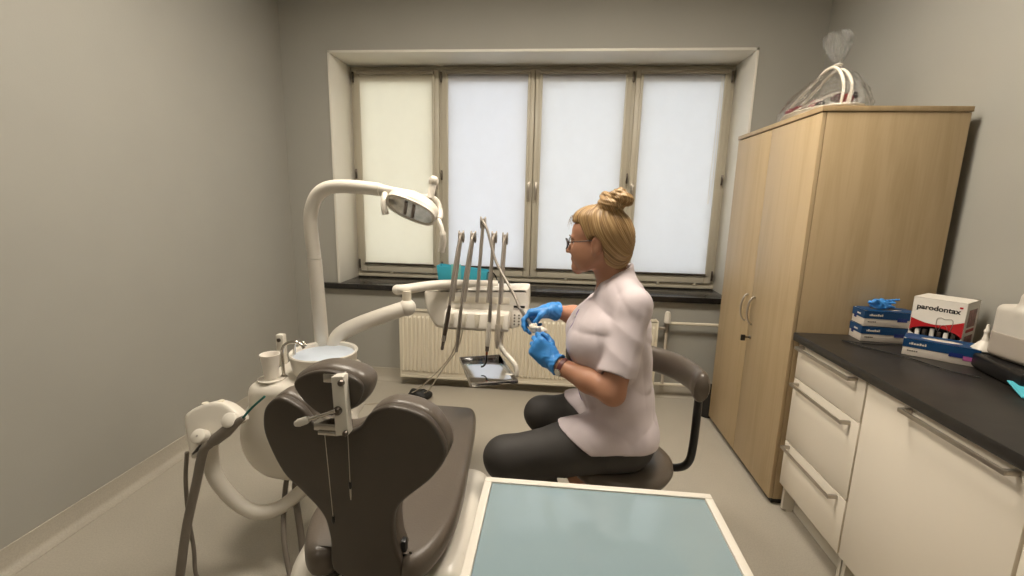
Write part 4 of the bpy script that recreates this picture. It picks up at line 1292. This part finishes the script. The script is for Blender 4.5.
HO = np.array([.163, 1.70, 1.308])                     # midway between the ears
th = math.radians(17); ph = math.radians(4)
fw = np.array([-math.cos(th) * math.cos(ph), math.sin(th) * math.cos(ph), -math.sin(ph)])
lf = np.array([-math.sin(th), -math.cos(th), 0])       # her left, towards the viewer
upv = np.cross(lf, fw) * -1
if upv[2] < 0:
    upv = -upv
HB = np.array([fw, lf, upv])
S = .96
def H(u, v, w):
    return HO + S * (fw * u + lf * v + upv * w)
def hball(P, c, r):
    return sd_ell(P, H(*c), tuple(S * x for x in r), HB)
def f_head(P):
    d = hball(P, (-.012, 0, .045), (.092, .074, .088))                    # skull
    d = smin(d, hball(P, (.050, 0, -.018), (.052, .060, .080)), .03)       # face
    d = smin(d, hball(P, (.050, 0, .055), (.046, .058, .046)), .03)        # brow
    for s in (-1, 1):
        d = smin(d, sd_chain(P, [H(.0, .052 * s, -.045), H(.045, .040 * s, -.082), H(.080, .010 * s, -.096)], [.020 * S, .018 * S, .016 * S], .01), .025)
        d = smin(d, hball(P, (.058, .040 * s, -.026), (.034, .022, .034)), .03)          # cheek
        d = smin(d, hball(P, (.030, .050 * s, -.045), (.034, .018, .036)), .03)         # side of the jaw
        d = smax(d, -hball(P, (.101, .031 * s, .010), (.017, .019, .012)), .014)          # eye socket
    d = smin(d, sd_chain(P, [H(.092, 0, .020), H(.108, 0, -.008), H(.120, 0, -.024)], [.007 * S, .0085 * S, .0105 * S]), .012)
    for s in (-1, 1):
        d = smin(d, sd_ball(P, H(.106, .012 * s, -.028), .0075 * S), .008)
        d = smin(d, sd_rc(P, H(.097, .010 * s, .030), H(.088, .042 * s, .030), .007 * S, .006 * S), .012)   # brow ridge
    d = smin(d, hball(P, (.098, 0, -.050), (.011, .020, .006)), .007)      # lips
    d = smin(d, hball(P, (.096, 0, -.060), (.011, .017, .0065)), .007)
    d = smax(d, -hball(P, (.108, 0, -.0552), (.012, .020, .0018)), .003)
    d = smin(d, hball(P, (.088, 0, -.086), (.016, .020, .016)), .02)       # chin
    for s in (-1, 1):                                                     # ears
        e = hball(P, (-.010, .080 * s, .002), (.020, .0100, .033))
        e = smin(e, hball(P, (-.002, .077 * s, -.026), (.010, .008, .011)), .008)
        e = smax(e, -hball(P, (-.006, .091 * s, .004), (.011, .007, .019)), .005)
        d = smin(d, e, .008)
    return d
SH_N = np.array([.285, 1.548, 1.108]); SH_F = np.array([.262, 1.850, 1.105])
EL_N = np.array([.215, 1.455, .832]); WR_N = np.array([.014, 1.605, .877])
EL_F = np.array([.150, 1.935, .965]); WR_F = np.array([.004, 1.842, 1.017])
HIP_N = np.array([.290, 1.575, .585]); HIP_F = np.array([.290, 1.775, .585])
KN_N = np.array([-.150, 1.490, .548]); KN_F = np.array([-.028, 1.865, .545])
AN_N = np.array([.155, 1.560, .190]); AN_F = np.array([.170, 1.845, .200])
PC = np.array([.24, 1.69, .9])
def f_torso(P, g=0.0):
    """trunk with a wider span across the shoulders than from chest to back; g swells it for cloth"""
    c = (.24, 1.695, .9)
    Q = squash(P, c, (1, 1.42, 1))
    d = sd_chain(Q, [(.292, 1.695, .60), (.258, 1.695, .76), (.236, 1.695, .90), (.236, 1.695, 1.00), (.260, 1.695, 1.085)], [.122 + g, .112 + g, .122 + g, .120 + g, .078 + g], .03)
    for s in (-1, 1):
        d = smin(d, sd_ell(P, (.150, 1.695 + .082 * s, .955), (.075 + g, .082 + g, .080 + g)), .05)   # bust
    return d
def f_body(P):
    d = f_head(P)
    neck = sd_chain(P, [H(-.030, 0, -.02), (.213, 1.70, 1.205), (.245, 1.70, 1.125)], [.056, .053, .064], .02)
    d = smin(d, neck, .03)
    t = f_torso(P, -.004)
    for s, n in ((-1, SH_N), (1, SH_F)):
        t = smin(t, sd_rc(P, (.245, 1.70, 1.125), n, .056, .046), .05)
    d = smin(d, t, .035)
    for sh, el, wr, wr_r in ((SH_N, EL_N, WR_N, .026), (SH_F, EL_F, WR_F, .021)):
        mid = el * .62 + wr * .38
        d = smin(d, sd_chain(P, [sh, sh * .5 + el * .5, el, mid, wr, wr + (wr - el) / np.linalg.norm(wr - el) * .004], [.046, .046, .040, .041, wr_r, wr_r], .02), .03)
    for hp, kn, an in ((HIP_N, KN_N, AN_N), (HIP_F, KN_F, AN_F)):
        ax = (an - kn) / np.linalg.norm(an - kn)
        d = smin(d, sd_chain(P, [hp, hp * .5 + kn * .5 + np.array([0, 0, .008]), kn, kn * .68 + an * .32 + np.array([.02, 0, .01]), an], [.088, .078, .056, .055, .036], .03), .03)
        toe = an + np.array([-.10, -.01, -.135])
        d = smin(d, sd_chain(P, [an, an + np.array([.025, 0, -.05]), toe], [.034, .032, .028], .02), .02)
    return smax(d, -(P[:, 2] - .006), .01)
body = soft('body', f_body, (-.26, 1.36, -.01), (.43, 2.02, 1.46), .0040, M_SKIN, pe, 2)
# finer head on top of the coarse grid is not needed: the head is part of this one skin

# eyes
for s in (-1, 1):
    bm = new(); ball(bm, H(.078, .031 * s, .010), .0125 * S, 16); ey_ = part('eyeball', bm, mat('eye_white', rgb(225, 218, 210), .2), pe)
    bm = new(); ball(bm, H(.0872, .031 * s, .010), .0054 * S, 12); part('iris', bm, mat('iris_blue', rgb(70, 90, 105), .15), ey_)
    for lo_, hi_ in ((14, 88), (-80, -20)):      # lids: bands of a slightly larger ball
        bm = new(); rings = []
        for k in range(7):
            e_ = math.radians(lo_ + (hi_ - lo_) * k / 6)
            rings.append([tuple(H(.078 + .0142 * math.cos(e_) * math.cos(a), .031 * s + .0142 * math.cos(e_) * math.sin(a), .010 + .0142 * math.sin(e_))) for a in [2 * PI * j / 24 for j in range(24)]])
        loft(bm, rings, cap=False); part('eyelid', bm, M_SKIN, ey_, sharp=180)
    bm = new(); tube(bm, smooth_path([tuple(H(.104, .016 * s, .0335)), tuple(H(.104, .032 * s, .0385)), tuple(H(.094, .047 * s, .033))], 4), [.0012] + [.0022] * 7 + [.001], 6); part('eyebrow', bm, mat('brow_hair', rgb(110, 80, 52), .6), pe)
bm = new()
loft(bm, [[tuple(H(.1075 + .0015 * math.cos(a) - .006 * abs(t), .019 * t, -.0555 + .0075 * math.sin(a) * (1 - t * t * .85))) for a in [2 * PI * j / 10 for j in range(10)]] for t in [-1, -.7, -.35, 0, .35, .7, 1]])
part('lips', bm, mat('lip_skin', rgb(168, 100, 92), .45), pe)

# hair
def f_hair(P):
    d = hball(P, (-.020, 0, .052), (.103, .088, .097))
    d = smin(d, hball(P, (.036, 0, .100), (.060, .060, .038)), .04)        # lifted front
    d = smin(d, hball(P, (-.060, 0, .005), (.072, .074, .085)), .05)       # back of the head
    d = smin(d, hball(P, (-.070, 0, -.050), (.040, .050, .050)), .04)      # nape
    q = (P - v3(HO)) @ HB.T.astype(np.float32) / S
    u, v, w = q[:, 0], q[:, 1], q[:, 2]
    face = np.maximum(-(u - (.018 + np.clip(w - .03, -.2, .2) * .62 - .25 * np.clip(.03 - w, 0, .06))), -( .082 - w - .10 * np.clip(u - .06, 0, 1) ))
    # the face stays free: in front of a slanting hairline and below the forehead line
    cut = smax((.026 - u) + .55 * np.clip(w - .02, -.1, .06), w - .083, .012)
    ear = sd_ell(P, H(-.004, .086, -.006), (.027, .04, .037), HB)
    ear2 = sd_ell(P, H(-.004, -.086, -.006), (.027, .04, .037), HB)
    d = smax(d, -cut, .012)
    d = smax(d, -np.minimum(ear, ear2), .008)
    side = smax((-.028 - u), w + .018, .01)          # free jaw below the ear
    d = smax(d, -smax(-(u + .030), w + .018, .01), .012)
    # combed-back locks running towards the bun
    b_ = np.array([-.058, 0, .135])
    rel = q - b_.astype(np.float32)
    az = np.arctan2(rel[:, 1], rel[:, 0] * .9 - rel[:, 2] * .45)
    rr = np.linalg.norm(rel, axis=1)
    d = d + .0013 * np.sin(az * 26 + rr * 25) + .0008 * np.sin(az * 57 + rr * 60 + 1)
    # bun: a coil of thick rolled locks
    c = H(-.064, 0, .158)
    bun = sd_ell(P, c, (.044, .046, .036), HB)
    for k, (a0, R_, z0, r_) in enumerate(((0.2, .044, -.010, .023), (2.1, .046, .006, .022), (4.0, .044, -.004, .023), (5.2, .036, .016, .020), (1.2, .030, .025, .018), (3.2, .028, .027, .018))):
        pts = [c + S * (fw * R_ * math.cos(a0 + t * .42) + lf * R_ * math.sin(a0 + t * .42) + upv * (z0 + .005 * math.sin(t * 1.3 + k))) for t in range(5)]
        bun = smin(bun, sd_chain(P, pts, [r_ * .7, r_, r_ * 1.05, r_, r_ * .6]), .006)
    rb = P - v3(c)
    a_ = np.arctan2(rb @ v3(lf), rb @ v3(fw))
    bun = bun + .0012 * np.sin((rb @ v3(upv)) * 420 + a_ * 7)
    d = smin(d, bun, .012)
    return d
def hair_mat():
    m = mat('blonde_hair', rgb(176, 138, 84), .42, var=.25, scale=26, spec=.5)
    N, L = m.node_tree.nodes, m.node_tree.links
    b = N['Principled BSDF']
    tc = N.new('ShaderNodeTexCoord'); mp = N.new('ShaderNodeMapping'); nz = N.new('ShaderNodeTexNoise')
    mp.inputs['Scale'].default_value = (26, 7, 1)
    nz.inputs['Scale'].default_value = 1.0; nz.inputs['Detail'].default_value = 6; nz.inputs['Distortion'].default_value = .7
    L.new(tc.outputs['UV'], mp.inputs['Vector']); L.new(mp.outputs['Vector'], nz.inputs['Vector'])
    cr = N.new('ShaderNodeValToRGB')
    e = cr.color_ramp.elements
    e[0].position = .32; e[0].color = rgb(104, 78, 48); e[1].position = .66; e[1].color = rgb(194, 164, 118)
    k = e.new(.5); k.color = rgb(160, 126, 82)
    L.new(nz.outputs['Fac'], cr.inputs['Fac']); L.new(cr.outputs['Color'], b.inputs['Base Color'])
    bp = N.new('ShaderNodeBump'); bp.inputs['Strength'].default_value = .5; bp.inputs['Distance'].default_value = .003
    L.new(nz.outputs['Fac'], bp.inputs['Height']); L.new(bp.outputs['Normal'], b.inputs['Normal'])
    return m
M_HAIR = hair_mat()
hair = soft('hair', f_hair, HO + np.array([-.17, -.14, -.13]), HO + np.array([.21, .14, .27]), .0030, M_HAIR, pe, 1)
me = hair.data
co_h = np.empty(len(me.vertices) * 3); me.vertices.foreach_get('co', co_h)
qh = ((co_h.reshape(-1, 3) + np.array(org(pe)) - HO) @ HB.T) / S
rel = qh - np.array([-.058, 0, .118])
az = np.arctan2(rel[:, 1], rel[:, 0] * .9 - rel[:, 2] * .45)
uvv = np.stack([np.abs(az) * 1.0 + .3 * (rel[:, 2] > .03), np.linalg.norm(rel, axis=1)], 1)
uvl = me.uv_layers.new(name='strands')
vi = np.empty(len(me.loops), int); me.loops.foreach_get('vertex_index', vi)
uvl.data.foreach_set('uv', uvv[vi].ravel())
bm = new()
rs = np.random.RandomState(2)
for k in range(16):
    a = rs.uniform(-1, 1)
    p0 = H(-.075 - rs.uniform(0, .02), .05 * a, -.055 - rs.uniform(0, .03))
    p1 = p0 + np.array([rs.uniform(.01, .03), rs.uniform(-.01, .01), -.02 - rs.uniform(0, .015)])
    p2 = p1 + np.array([rs.uniform(.0, .015), rs.uniform(-.01, .01), rs.uniform(-.02, .012)])
    tube(bm, smooth_path([p0, p1, p2], 4), [.0008] * 8 + [.0003], 5)
for k in range(10):
    p0 = H(.062 + rs.uniform(-.02, .02), rs.uniform(-.02, .05), .115)
    p2 = H(.105 + rs.uniform(-.01, .012), rs.uniform(-.02, .05), .085 - rs.uniform(0, .03))
    tube(bm, smooth_path([p0, (p0 + p2) / 2 + upv * .012 + fw * .012, p2], 4), [.0005] * 8 + [.0002], 5)
part('loose_strands', bm, M_HAIR, hair)

# glasses
gl_ = new()
for s in (-1, 1):
    c = H(.118, .031 * s, .006)
    ring = []
    for k in range(28):
        a = 2 * PI * k / 28
        ring.append(Vector(c + S * (lf * .0245 * math.cos(a) + upv * .0205 * math.sin(a) - fw * .012 * (math.cos(a) * s) ** 2 * (1 if math.cos(a) * s > 0 else 0))))
    tube(gl_, ring, .0021, 8, closed=True)
    tube(gl_, smooth_path([tuple(H(.106, .0555 * s, .012)), tuple(H(.098, .066 * s, .014)), tuple(H(.05, .0775 * s, .016)), tuple(H(.0, .081 * s, .018)), tuple(H(-.02, .081 * s, .004))], 4), .0019, 8)
tube(gl_, smooth_path([tuple(H(.118, .0075, .011)), tuple(H(.124, 0, .014)), tuple(H(.118, -.0075, .011))], 4), .0018, 8)
gl_ = part('glasses', gl_, mat('dark_glasses_frame', rgb(46, 32, 26), .3, var=.2, scale=60), pe)
bm = new()
for s in (-1, 1):
    c = H(.1175, .031 * s, .006)
    vs = [bm.verts.new(Vector(c + S * (lf * .0235 * math.cos(a) + upv * .0195 * math.sin(a) - fw * .012 * (math.cos(a) * s) ** 2 * (1 if math.cos(a) * s > 0 else 0)))) for a in [2 * PI * k / 28 for k in range(28)]]
    bm.faces.new(vs)
part('lens', bm, clear('lens_clear', (.97, .97, .97, 1), .03, .02), gl_, recalc=False)

# tunic
def f_sleeve(P, sh, el, t0, r0, r1, g):
    ax = (el - sh) / np.linalg.norm(el - sh)
    e = sh + (el - sh) * t0
    c = sd_rc(P, sh - ax * .01, e, r0 + g, r1 + g)
    return smax(c, (P - v3(e)) @ v3(ax), .004)
def folds(P):
    x, y, z = P[:, 0], P[:, 1], P[:, 2]
    def ramp(v, a, b):
        return np.clip((v - a) / (b - a), 0, 1)
    def ridge(t):
        return 1 - 2 * np.abs(np.sin(t)) ** .8
    # slack cloth gathered above the lap, pull lines fanning from the armpit, long soft drapes elsewhere
    w_ = .0050 * ridge(15 * (z + .50 * x) + 1.3 * np.sin(8 * y + 5 * x)) * ramp(.80 - np.abs(z - .74), .66, .78)
    w_ = w_ + .0040 * ridge(12 * (x - .55 * z) + 1.2 * np.sin(7 * z + 3 * y)) * ramp(z, .58, .70) * (1 - ramp(z, .86, 1.0))
    ang = np.arctan2(z - 1.02, x - .30)
    far = np.hypot(z - 1.02, x - .30)
    w_ = w_ + .0032 * ridge(5.5 * ang + 1.0 + 1.5 * far) * ramp(far, .03, .12) * (1 - ramp(far, .20, .34))
    w_ = w_ + .0016 * ridge(24 * (x + .8 * z) + 3 * np.sin(14 * y))
    return w_
def f_tunic_solid(P, g=0.0):
    d = f_torso(P, .014 + g)
    # skirt lies over the hips and the top of the thighs
    for hp, kn, f in ((HIP_N, KN_N, .60), (HIP_F, KN_F, .52)):
        e = hp + (kn - hp) * f
        d = smin(d, sd_chain(P, [hp + np.array([0, 0, .005]), hp * .5 + e * .5 + np.array([0, 0, .012]), e + np.array([0, 0, .008])], [.110 + g, .106 + g, .102 + g], .03), .05)
    for sh in (SH_N, SH_F):
        d = smin(d, sd_chain(P, [(.246, 1.70, 1.150), (.255, 1.70 * .5 + sh[1] * .5, 1.140), sh], [.058 + g, .056 + g, .055 + g], .03), .05)
    d = d + folds(P)
    for sh, el, f in ((SH_N, EL_N, .80), (SH_F, EL_F, .80)):
        q = P - v3(sh)
        sl_ = f_sleeve(P, sh, el, f, .056, .067, g)
        sl_ = sl_ - .0030 * (1 - 2 * np.abs(np.sin(26 * (q[:, 0] * .8 - q[:, 2] * .35) + 9 * q[:, 1]))) - .0016 * (1 - 2 * np.abs(np.sin(34 * q[:, 2] + 22 * q[:, 0])))
        d = smin(d, sl_, .018)
    collar = sd_chain(P, [(.250, 1.70, 1.130), (.240, 1.70, 1.178), (.232, 1.70, 1.235)], [.076 + g, .066 + g, .063 + g], .0)
    collar = smax(collar, (P - v3((.232, 1.70, 1.208))) @ v3((-.50, 0, .866)), .003)
    d = smin(d, collar, .010)
    return d
def f_tunic(P):
    d = f_tunic_solid(P)
    x, y, z = P[:, 0], P[:, 1], P[:, 2]
    # hem: slants from the knees' side down to the seat at the back
    hem = np.where(x < .155, .604 + .62 * (.155 - x), .604 - .03 * (x - .155)) - z
    hem = smax(hem, -(x + .012 + .12 * np.clip(.72 - z, 0, 1)), .01)
    d = smax(d, hem, .006)
    # neck opening: round at the nape, V towards the chest
    neck = sd_chain(P, [(.222, 1.70, 1.27), (.224, 1.70, 1.19), (.215, 1.70, 1.15)], [.058, .056, .048], .0)
    vee = sd_rc(P, (.160, 1.70, 1.205), (.112, 1.70, 1.085), .044, .010)
    d = smax(d, -smin(neck, vee, .02), .004)
    # open sleeve ends
    for sh, el, f in ((SH_N, EL_N, .80), (SH_F, EL_F, .80)):
        e = sh + (el - sh) * f
        d = smax(d, -sd_rc(P, e + (sh - e) * .14, e + (el - e) * .6, .0475, .053), .003)
    return d
tunic = soft('tunic', f_tunic, (-.09, 1.37, .50), (.45, 2.03, 1.26), .0042, M_TUNIC, pe, 2)
# lilac piping along the front edge and two side seams
def on_front(z, y, pad_=.004):
    xs = np.linspace(-.05, .25, 160)
    P = np.stack([xs, np.full_like(xs, y), np.full_like(xs, z)], 1).astype(np.float32)
    v = f_tunic_solid(P)
    i = np.argmax(v < 0)
    return (float(xs[i]) - pad_, y, z)
M_PIPE = mat('lilac_piping', rgb(150, 128, 178), .6, var=.05)
bm = new(); tube(bm, [Vector(on_front(z, 1.690 + .01 * math.sin(z * 6), .0005)) for z in np.linspace(1.06, .70, 40)], .003, 6); part('piping', bm, M_PIPE, tunic)
for z in np.linspace(1.03, .75, 5):
    p = on_front(float(z), 1.70, .001); bm = new(); ball(bm, p, (.004, .0065, .0065), 12); part('button', bm, M_WHITE, tunic)
# breast pocket edge seen as a seam on the near side
# trousers
def f_trous(P):
    d = sd_chain(squash(P, (.29, 1.675, .6), (1, 1.35, 1)), [(.300, 1.675, .60), (.275, 1.675, .68)], [.120, .115])
    for hp, kn, an in ((HIP_N, KN_N, AN_N), (HIP_F, KN_F, AN_F)):
        e = kn + (an - kn) * .74
        d = smin(d, sd_chain(P, [hp, hp * .5 + kn * .5 + np.array([0, 0, .008]), kn + np.array([.005, 0, 0]), kn * .68 + an * .32 + np.array([.02, 0, .01]), e], [.100, .091, .072, .067, .057], .03), .03)
    d = d + .0022 * np.sin(P[:, 0] * 55 + 30 * P[:, 2]) * np.clip(1 - np.abs(P[:, 0] - .18) * 6, 0, 1) + .0016 * np.sin(70 * P[:, 2] - 40 * P[:, 0]) * np.clip(.25 - P[:, 0], 0, 1)
    for kn, an in ((KN_N, AN_N), (KN_F, AN_F)):
        ax = (an - kn) / np.linalg.norm(an - kn)
        e = kn + (an - kn) * .74
        near = np.linalg.norm(P - v3(e), axis=1) < .15
        d = np.where(near, np.maximum(d, (P - v3(e)) @ v3(ax)), d)
        d = smax(d, -sd_rc(P, e - ax * .03, e + ax * .1, .050, .050), .003)
    return np.maximum(d, .497 - P[:, 2] - 10 * (P[:, 0] < .10))
def f_trous2(P):
    return f_trous(P)
soft('trousers', f_trous2, (-.26, 1.36, .18), (.44, 2.0, .72), .006, M_TROUS, pe, 2)
# clogs
M_CLOG = mat('white_clog', rgb(215, 208, 198), .45, var=.03)
for an in (AN_N, AN_F):
    hl_ = an + np.array([.028, 0, -.062]); to = an + np.array([-.115, -.012, -.150])
    def f_shoe(P, a=hl_, b_=to, an=an):
        d = sd_chain(P, [a, a * .5 + b_ * .5, b_], [.042, .044, .040], .02)
        d = smax(d, -(P[:, 2] - .003), .006)
        return smax(d, (P - v3(an + np.array([0, 0, -.02]))) @ v3((.45, 0, .89)), .006)
    soft('clog', f_shoe, np.minimum(hl_, to) - .06, np.maximum(hl_, to) + .06, .006, M_CLOG, pe, 2)

# hands in blue gloves
def hand_fn(O, A, Bt, curls, thumb, arm, sc=1.0, spread=.035):
    """O wrist; A towards the knuckles; Bt towards the thumb side; the palm faces A x Bt turned by 'side'. curls: bends (knuckle, middle, tip) of index..little."""
    A = np.array(A, float); A /= np.linalg.norm(A)
    Bt = np.array(Bt, float); Bt -= A * (A @ Bt); Bt /= np.linalg.norm(Bt)
    C = thumb['palm'] * np.cross(A, Bt)
    O = np.array(O, float)
    D = np.array(arm, float) - O
    D = D / np.linalg.norm(D)
    L_ = lambda a, b_, c: O + sc * (A * a + Bt * b_ + C * c)
    fing = []
    base = [(.086, .029), (.090, .010), (.086, -.010), (.078, -.028)]
    lens = [(.042, .025, .020), (.046, .029, .021), (.042, .027, .021), (.033, .021, .018)]
    rad = [(.0098, .0090, .0082, .0070), (.0100, .0093, .0083, .0071), (.0096, .0089, .0080, .0069), (.0086, .0079, .0072, .0062)]
    for i in range(4):
        p = np.array([base[i][0], base[i][1], 0.0])
        sp = spread * (1.5 - i)
        ang = 0
        pts = [p]
        for j in range(3):
            ang += curls[i][j]
            dirv = np.array([math.cos(ang) * math.cos(sp), math.sin(sp) * math.cos(ang), math.sin(ang)])
            p = p + dirv * lens[i][j]
            pts.append(p)
        fing.append(([L_(*q) for q in pts], [sc * r for r in rad[i]], L_(.035, base[i][1] * .55, .0)))
    tpts = [L_(*q) for q in thumb['pts']]
    def f(P):
        d = sd_box(P, L_(.052, 0, .001), (.040 * sc, .038 * sc, .0135 * sc), .0125 * sc, np.array([A, Bt, C]))
        for i, (pts, r, root) in enumerate(fing):
            d = smin(d, sd_rc(P, root, pts[0], .010 * sc, r[0] * 1.08), .016)
        d = smin(d, sd_ell(P, L_(.034, .026, .008), (.032 * sc, .016 * sc, .016 * sc), np.array([A, Bt, C])), .018)
        d = smin(d, sd_ell(P, L_(.036, -.026, .007), (.034 * sc, .013 * sc, .013 * sc), np.array([A, Bt, C])), .016)
        g = None
        for pts, r, root in fing:
            e = sd_chain(P, pts, r, .004)
            g = e if g is None else smin(g, e, .0022)
        d = smin(d, g, .009)
        t = sd_chain(P, tpts, [.0125 * sc, .0115 * sc, .0100 * sc, .0080 * sc], .004)
        d = smin(d, t, .008)
        w_ = sd_chain(P, [O + D * .075, O + D * .03, O + D * .004, L_(.025, 0, 0)], [.046 * sc, .0385 * sc, .0315 * sc, .028 * sc], .01)
        w_ = smax(w_, ((P - v3(O)) @ v3(D)) - .030, .002)
        d = smin(d, w_, .016)
        q = (P - v3(O))
        d = d + .0009 * np.sin(q @ v3(A) * 330 + 2.5 * np.sin(q @ v3(Bt) * 160)) * np.clip(1.2 - (q @ v3(A)) / .05, 0, 1)
        d = smax(d, -sd_rc(P, O + D * .08, O + D * .016, .040 * sc, .030 * sc), .0015)
        return d
    return f, L_
# near (left) hand: a loose fist, back of the hand to the viewer, thumb on top
fn1, L1 = hand_fn(WR_N, (-.74, .16, .62), (.55, .12, .75), [(.95, 1.15, .7), (1.10, 1.25, .75), (1.2, 1.3, .8), (1.25, 1.3, .8)],
                  {'palm': 1, 'pts': [(.026, .030, .012), (.052, .046, .024), (.078, .050, .034), (.098, .046, .040)]}, EL_N, 1.0, .03)
ca = L1(.05, 0, .02)
M_G = M_GLOVE
gn = soft('glove', fn1, ca - .125, ca + .125, .0024, M_G, pe, 1)
# far (right) hand: pinches the instrument, thumb side to the viewer, fingers bent down
fn2, L2 = hand_fn(WR_F + np.array([-.005, 0, 0]), (-.93, -.12, -.20), (-.06, -.86, .42), [(.62, .75, .35), (.85, .85, .5), (1.15, 1.1, .6), (1.3, 1.2, .6)],
                  {'palm': -1, 'pts': [(.026, .032, .010), (.050, .046, .026), (.074, .040, .046), (.092, .028, .062)]}, EL_F, 1.0, .03)
ca = L2(.05, 0, .02)
gf = soft('glove', fn2, ca - .125, ca + .125, .0024, M_G, pe, 1)
# wrist watch on the near arm
ax = Vector(WR_N - EL_N).normalized()
wc = Vector(WR_N) - ax * .050
sN = ax.cross(Vector((0, 0, 1))).normalized(); sU = sN.cross(ax).normalized()
bm = new()
rings = []
for k in range(40):
    a = 2 * PI * k / 40
    rd = sN * math.cos(a) + sU * math.sin(a)
    c = wc + rd * .0315
    rings.append([c - ax * .008 , c + ax * .008, c + ax * .008 + rd * .0025, c - ax * .008 + rd * .0025])
loft(bm, rings, cap=False, closed=True)
wb = part('watch_strap', bm, mat('dark_red_strap', rgb(88, 40, 38), .5, var=.1), pe)
dN = (sN * .96 + sU * .28 - ax * .0).normalized()
if dN.y > 0: dN = -dN
bm = new(); lathe(bm, [(.0145, 0), (.0155, .002), (.0155, .006), (.0135, .0075)], wc + dN * .0315, 28, axis_M((0, 0, 0), dN)); wf = part('watch_case', bm, M_CHROME, wb)
bm = new(); lathe(bm, [(.0125, .0072), (.0125, .0082)], wc + dN * .0315, 28, axis_M((0, 0, 0), dN)); part('watch_face', bm, mat('watch_dial', rgb(230, 226, 214), .3), wf)

# the white model she works on and the handpiece in her right hand
MC = np.array([-.046, 1.700, .975])
def f_model(P):
    d = sd_ell(P, MC + np.array([0, .0, -.006]), (.034, .028, .014))
    for k in range(9):
        a = PI * (k / 8.0) + .3
        c = MC + np.array([-.004 - .027 * math.sin(a), .024 * math.cos(a), .007])
        d = smin(d, sd_ell(P, c, (.0062, .0058, .0095)), .003)
    return smax(d, -sd_ell(P, MC + np.array([.008, 0, .012]), (.020, .015, .012)), .006)
mo = soft('dental_model', f_model, MC - .05, MC + .05, .002, mat('plaster_white', rgb(236, 228, 216), .55, var=.03, scale=60), None, 1, loc=tuple(MC))
tag(mo, 'small white tooth model held between the woman\'s blue gloves', 'dental model')
# handpiece in the far hand: enters the fist from the hose and points at the model
hp = thing('dental_handpiece', 'steel handpiece gripped in the woman\'s raised blue glove, on the central hose', 'handpiece', (-.135, 1.885, 1.0))
pA, pB = Vector((-.132, 1.888, 1.005)), Vector((-.072, 1.735, .972))
dd = (pB - pA)
M = axis_M((0, 0, 0), dd)
Lh = dd.length
bm = new(); lathe(bm, [(.005, 0), (.0075, .012), (.0085, Lh * .55), (.0075, Lh * .8)], pA, 16, M); part('grip', bm, M_STEEL, hp)
bm = new(); lathe(bm, [(.0075, Lh * .8), (.0055, Lh * .93), (.006, Lh * .98), (.003, Lh)], pA, 16, M); part('nose', bm, M_STEEL, hp)

# black bin half hidden behind the tall cabinet's corner
bb = thing('waste_bin', 'small black bin on the floor half hidden behind the tall maple cabinet', 'bin', (1.13, 3.13, 0))
bm = new(); lathe(bm, [(.060, .002), (.063, .004), (.070, .19), (.074, .192), (.074, .205), (.068, .205), (.067, .192), (.059, .012), (.002, .01)], (1.13, 3.13, 0), 36); part('bin_body', bm, M_BLACK, bb)
bm = new(); tube(bm, [(1.13 + .074 * math.cos(2 * PI * k / 36), 3.13 + .074 * math.sin(2 * PI * k / 36), .205) for k in range(36)], .004, 8, closed=True); part('bin_rim', bm, M_BLACK, bb)

# ------------------------------------------------------------------ light
ceiling_lamp(1.70, -.75, 'square ceiling lamp panel above the dental chair, on the left wall side', LAMP_A)
ceiling_lamp(1.80, .52, 'square ceiling lamp panel above the stool, on the right wall side', LAMP_A)
ceiling_lamp(-.7, .0, 'square ceiling lamp panel behind the viewer', LAMP_B)
w = bpy.data.worlds.new('World'); SC.world = w
w.use_nodes = True
N, L = w.node_tree.nodes, w.node_tree.links
bg = N['Background']
bg.inputs['Color'].default_value = (.95, .955, 1.0, 1)
bg.inputs['Strength'].default_value = SKY

# ------------------------------------------------------------------ camera
yaw, pit, roll = -.0896455, .18508868, -.02339711
cy, sy, cp, sp_ = math.cos(yaw), math.sin(yaw), math.cos(pit), math.sin(pit)
fwd = Vector((sy * cp, cy * cp, -sp_)); rgt = Vector((cy, -sy, 0)); dwn = fwd.cross(rgt)
r2 = rgt * math.cos(roll) + dwn * math.sin(roll)
d2 = dwn * math.cos(roll) - rgt * math.sin(roll)
cam = bpy.data.cameras.new('camera')
co = bpy.data.objects.new('camera', cam)
COL.objects.link(co)
R_ = Matrix((r2, -d2, -fwd)).transposed().to_4x4()
co.matrix_world = Matrix.Translation((0, 0, 1.45)) @ R_
cam.sensor_width = 36
cam.lens = 454.13 / 1024 * 36
cam.clip_start = .02
SC.camera = co
SC.view_settings.view_transform = 'Standard'
SC.view_settings.look = 'None'
SC.view_settings.gamma = 1
SC.view_settings.use_curve_mapping = False
SC.view_settings.exposure = EXPOSURE
SC.cycles.use_denoising = True
SC.cycles.max_bounces = 10
SC.cycles.diffuse_bounces = 5
SC.cycles.transparent_max_bounces = 16
SC.cycles.caustics_reflective = False
SC.cycles.caustics_refractive = False
SC.cycles.sample_clamp_indirect = 6
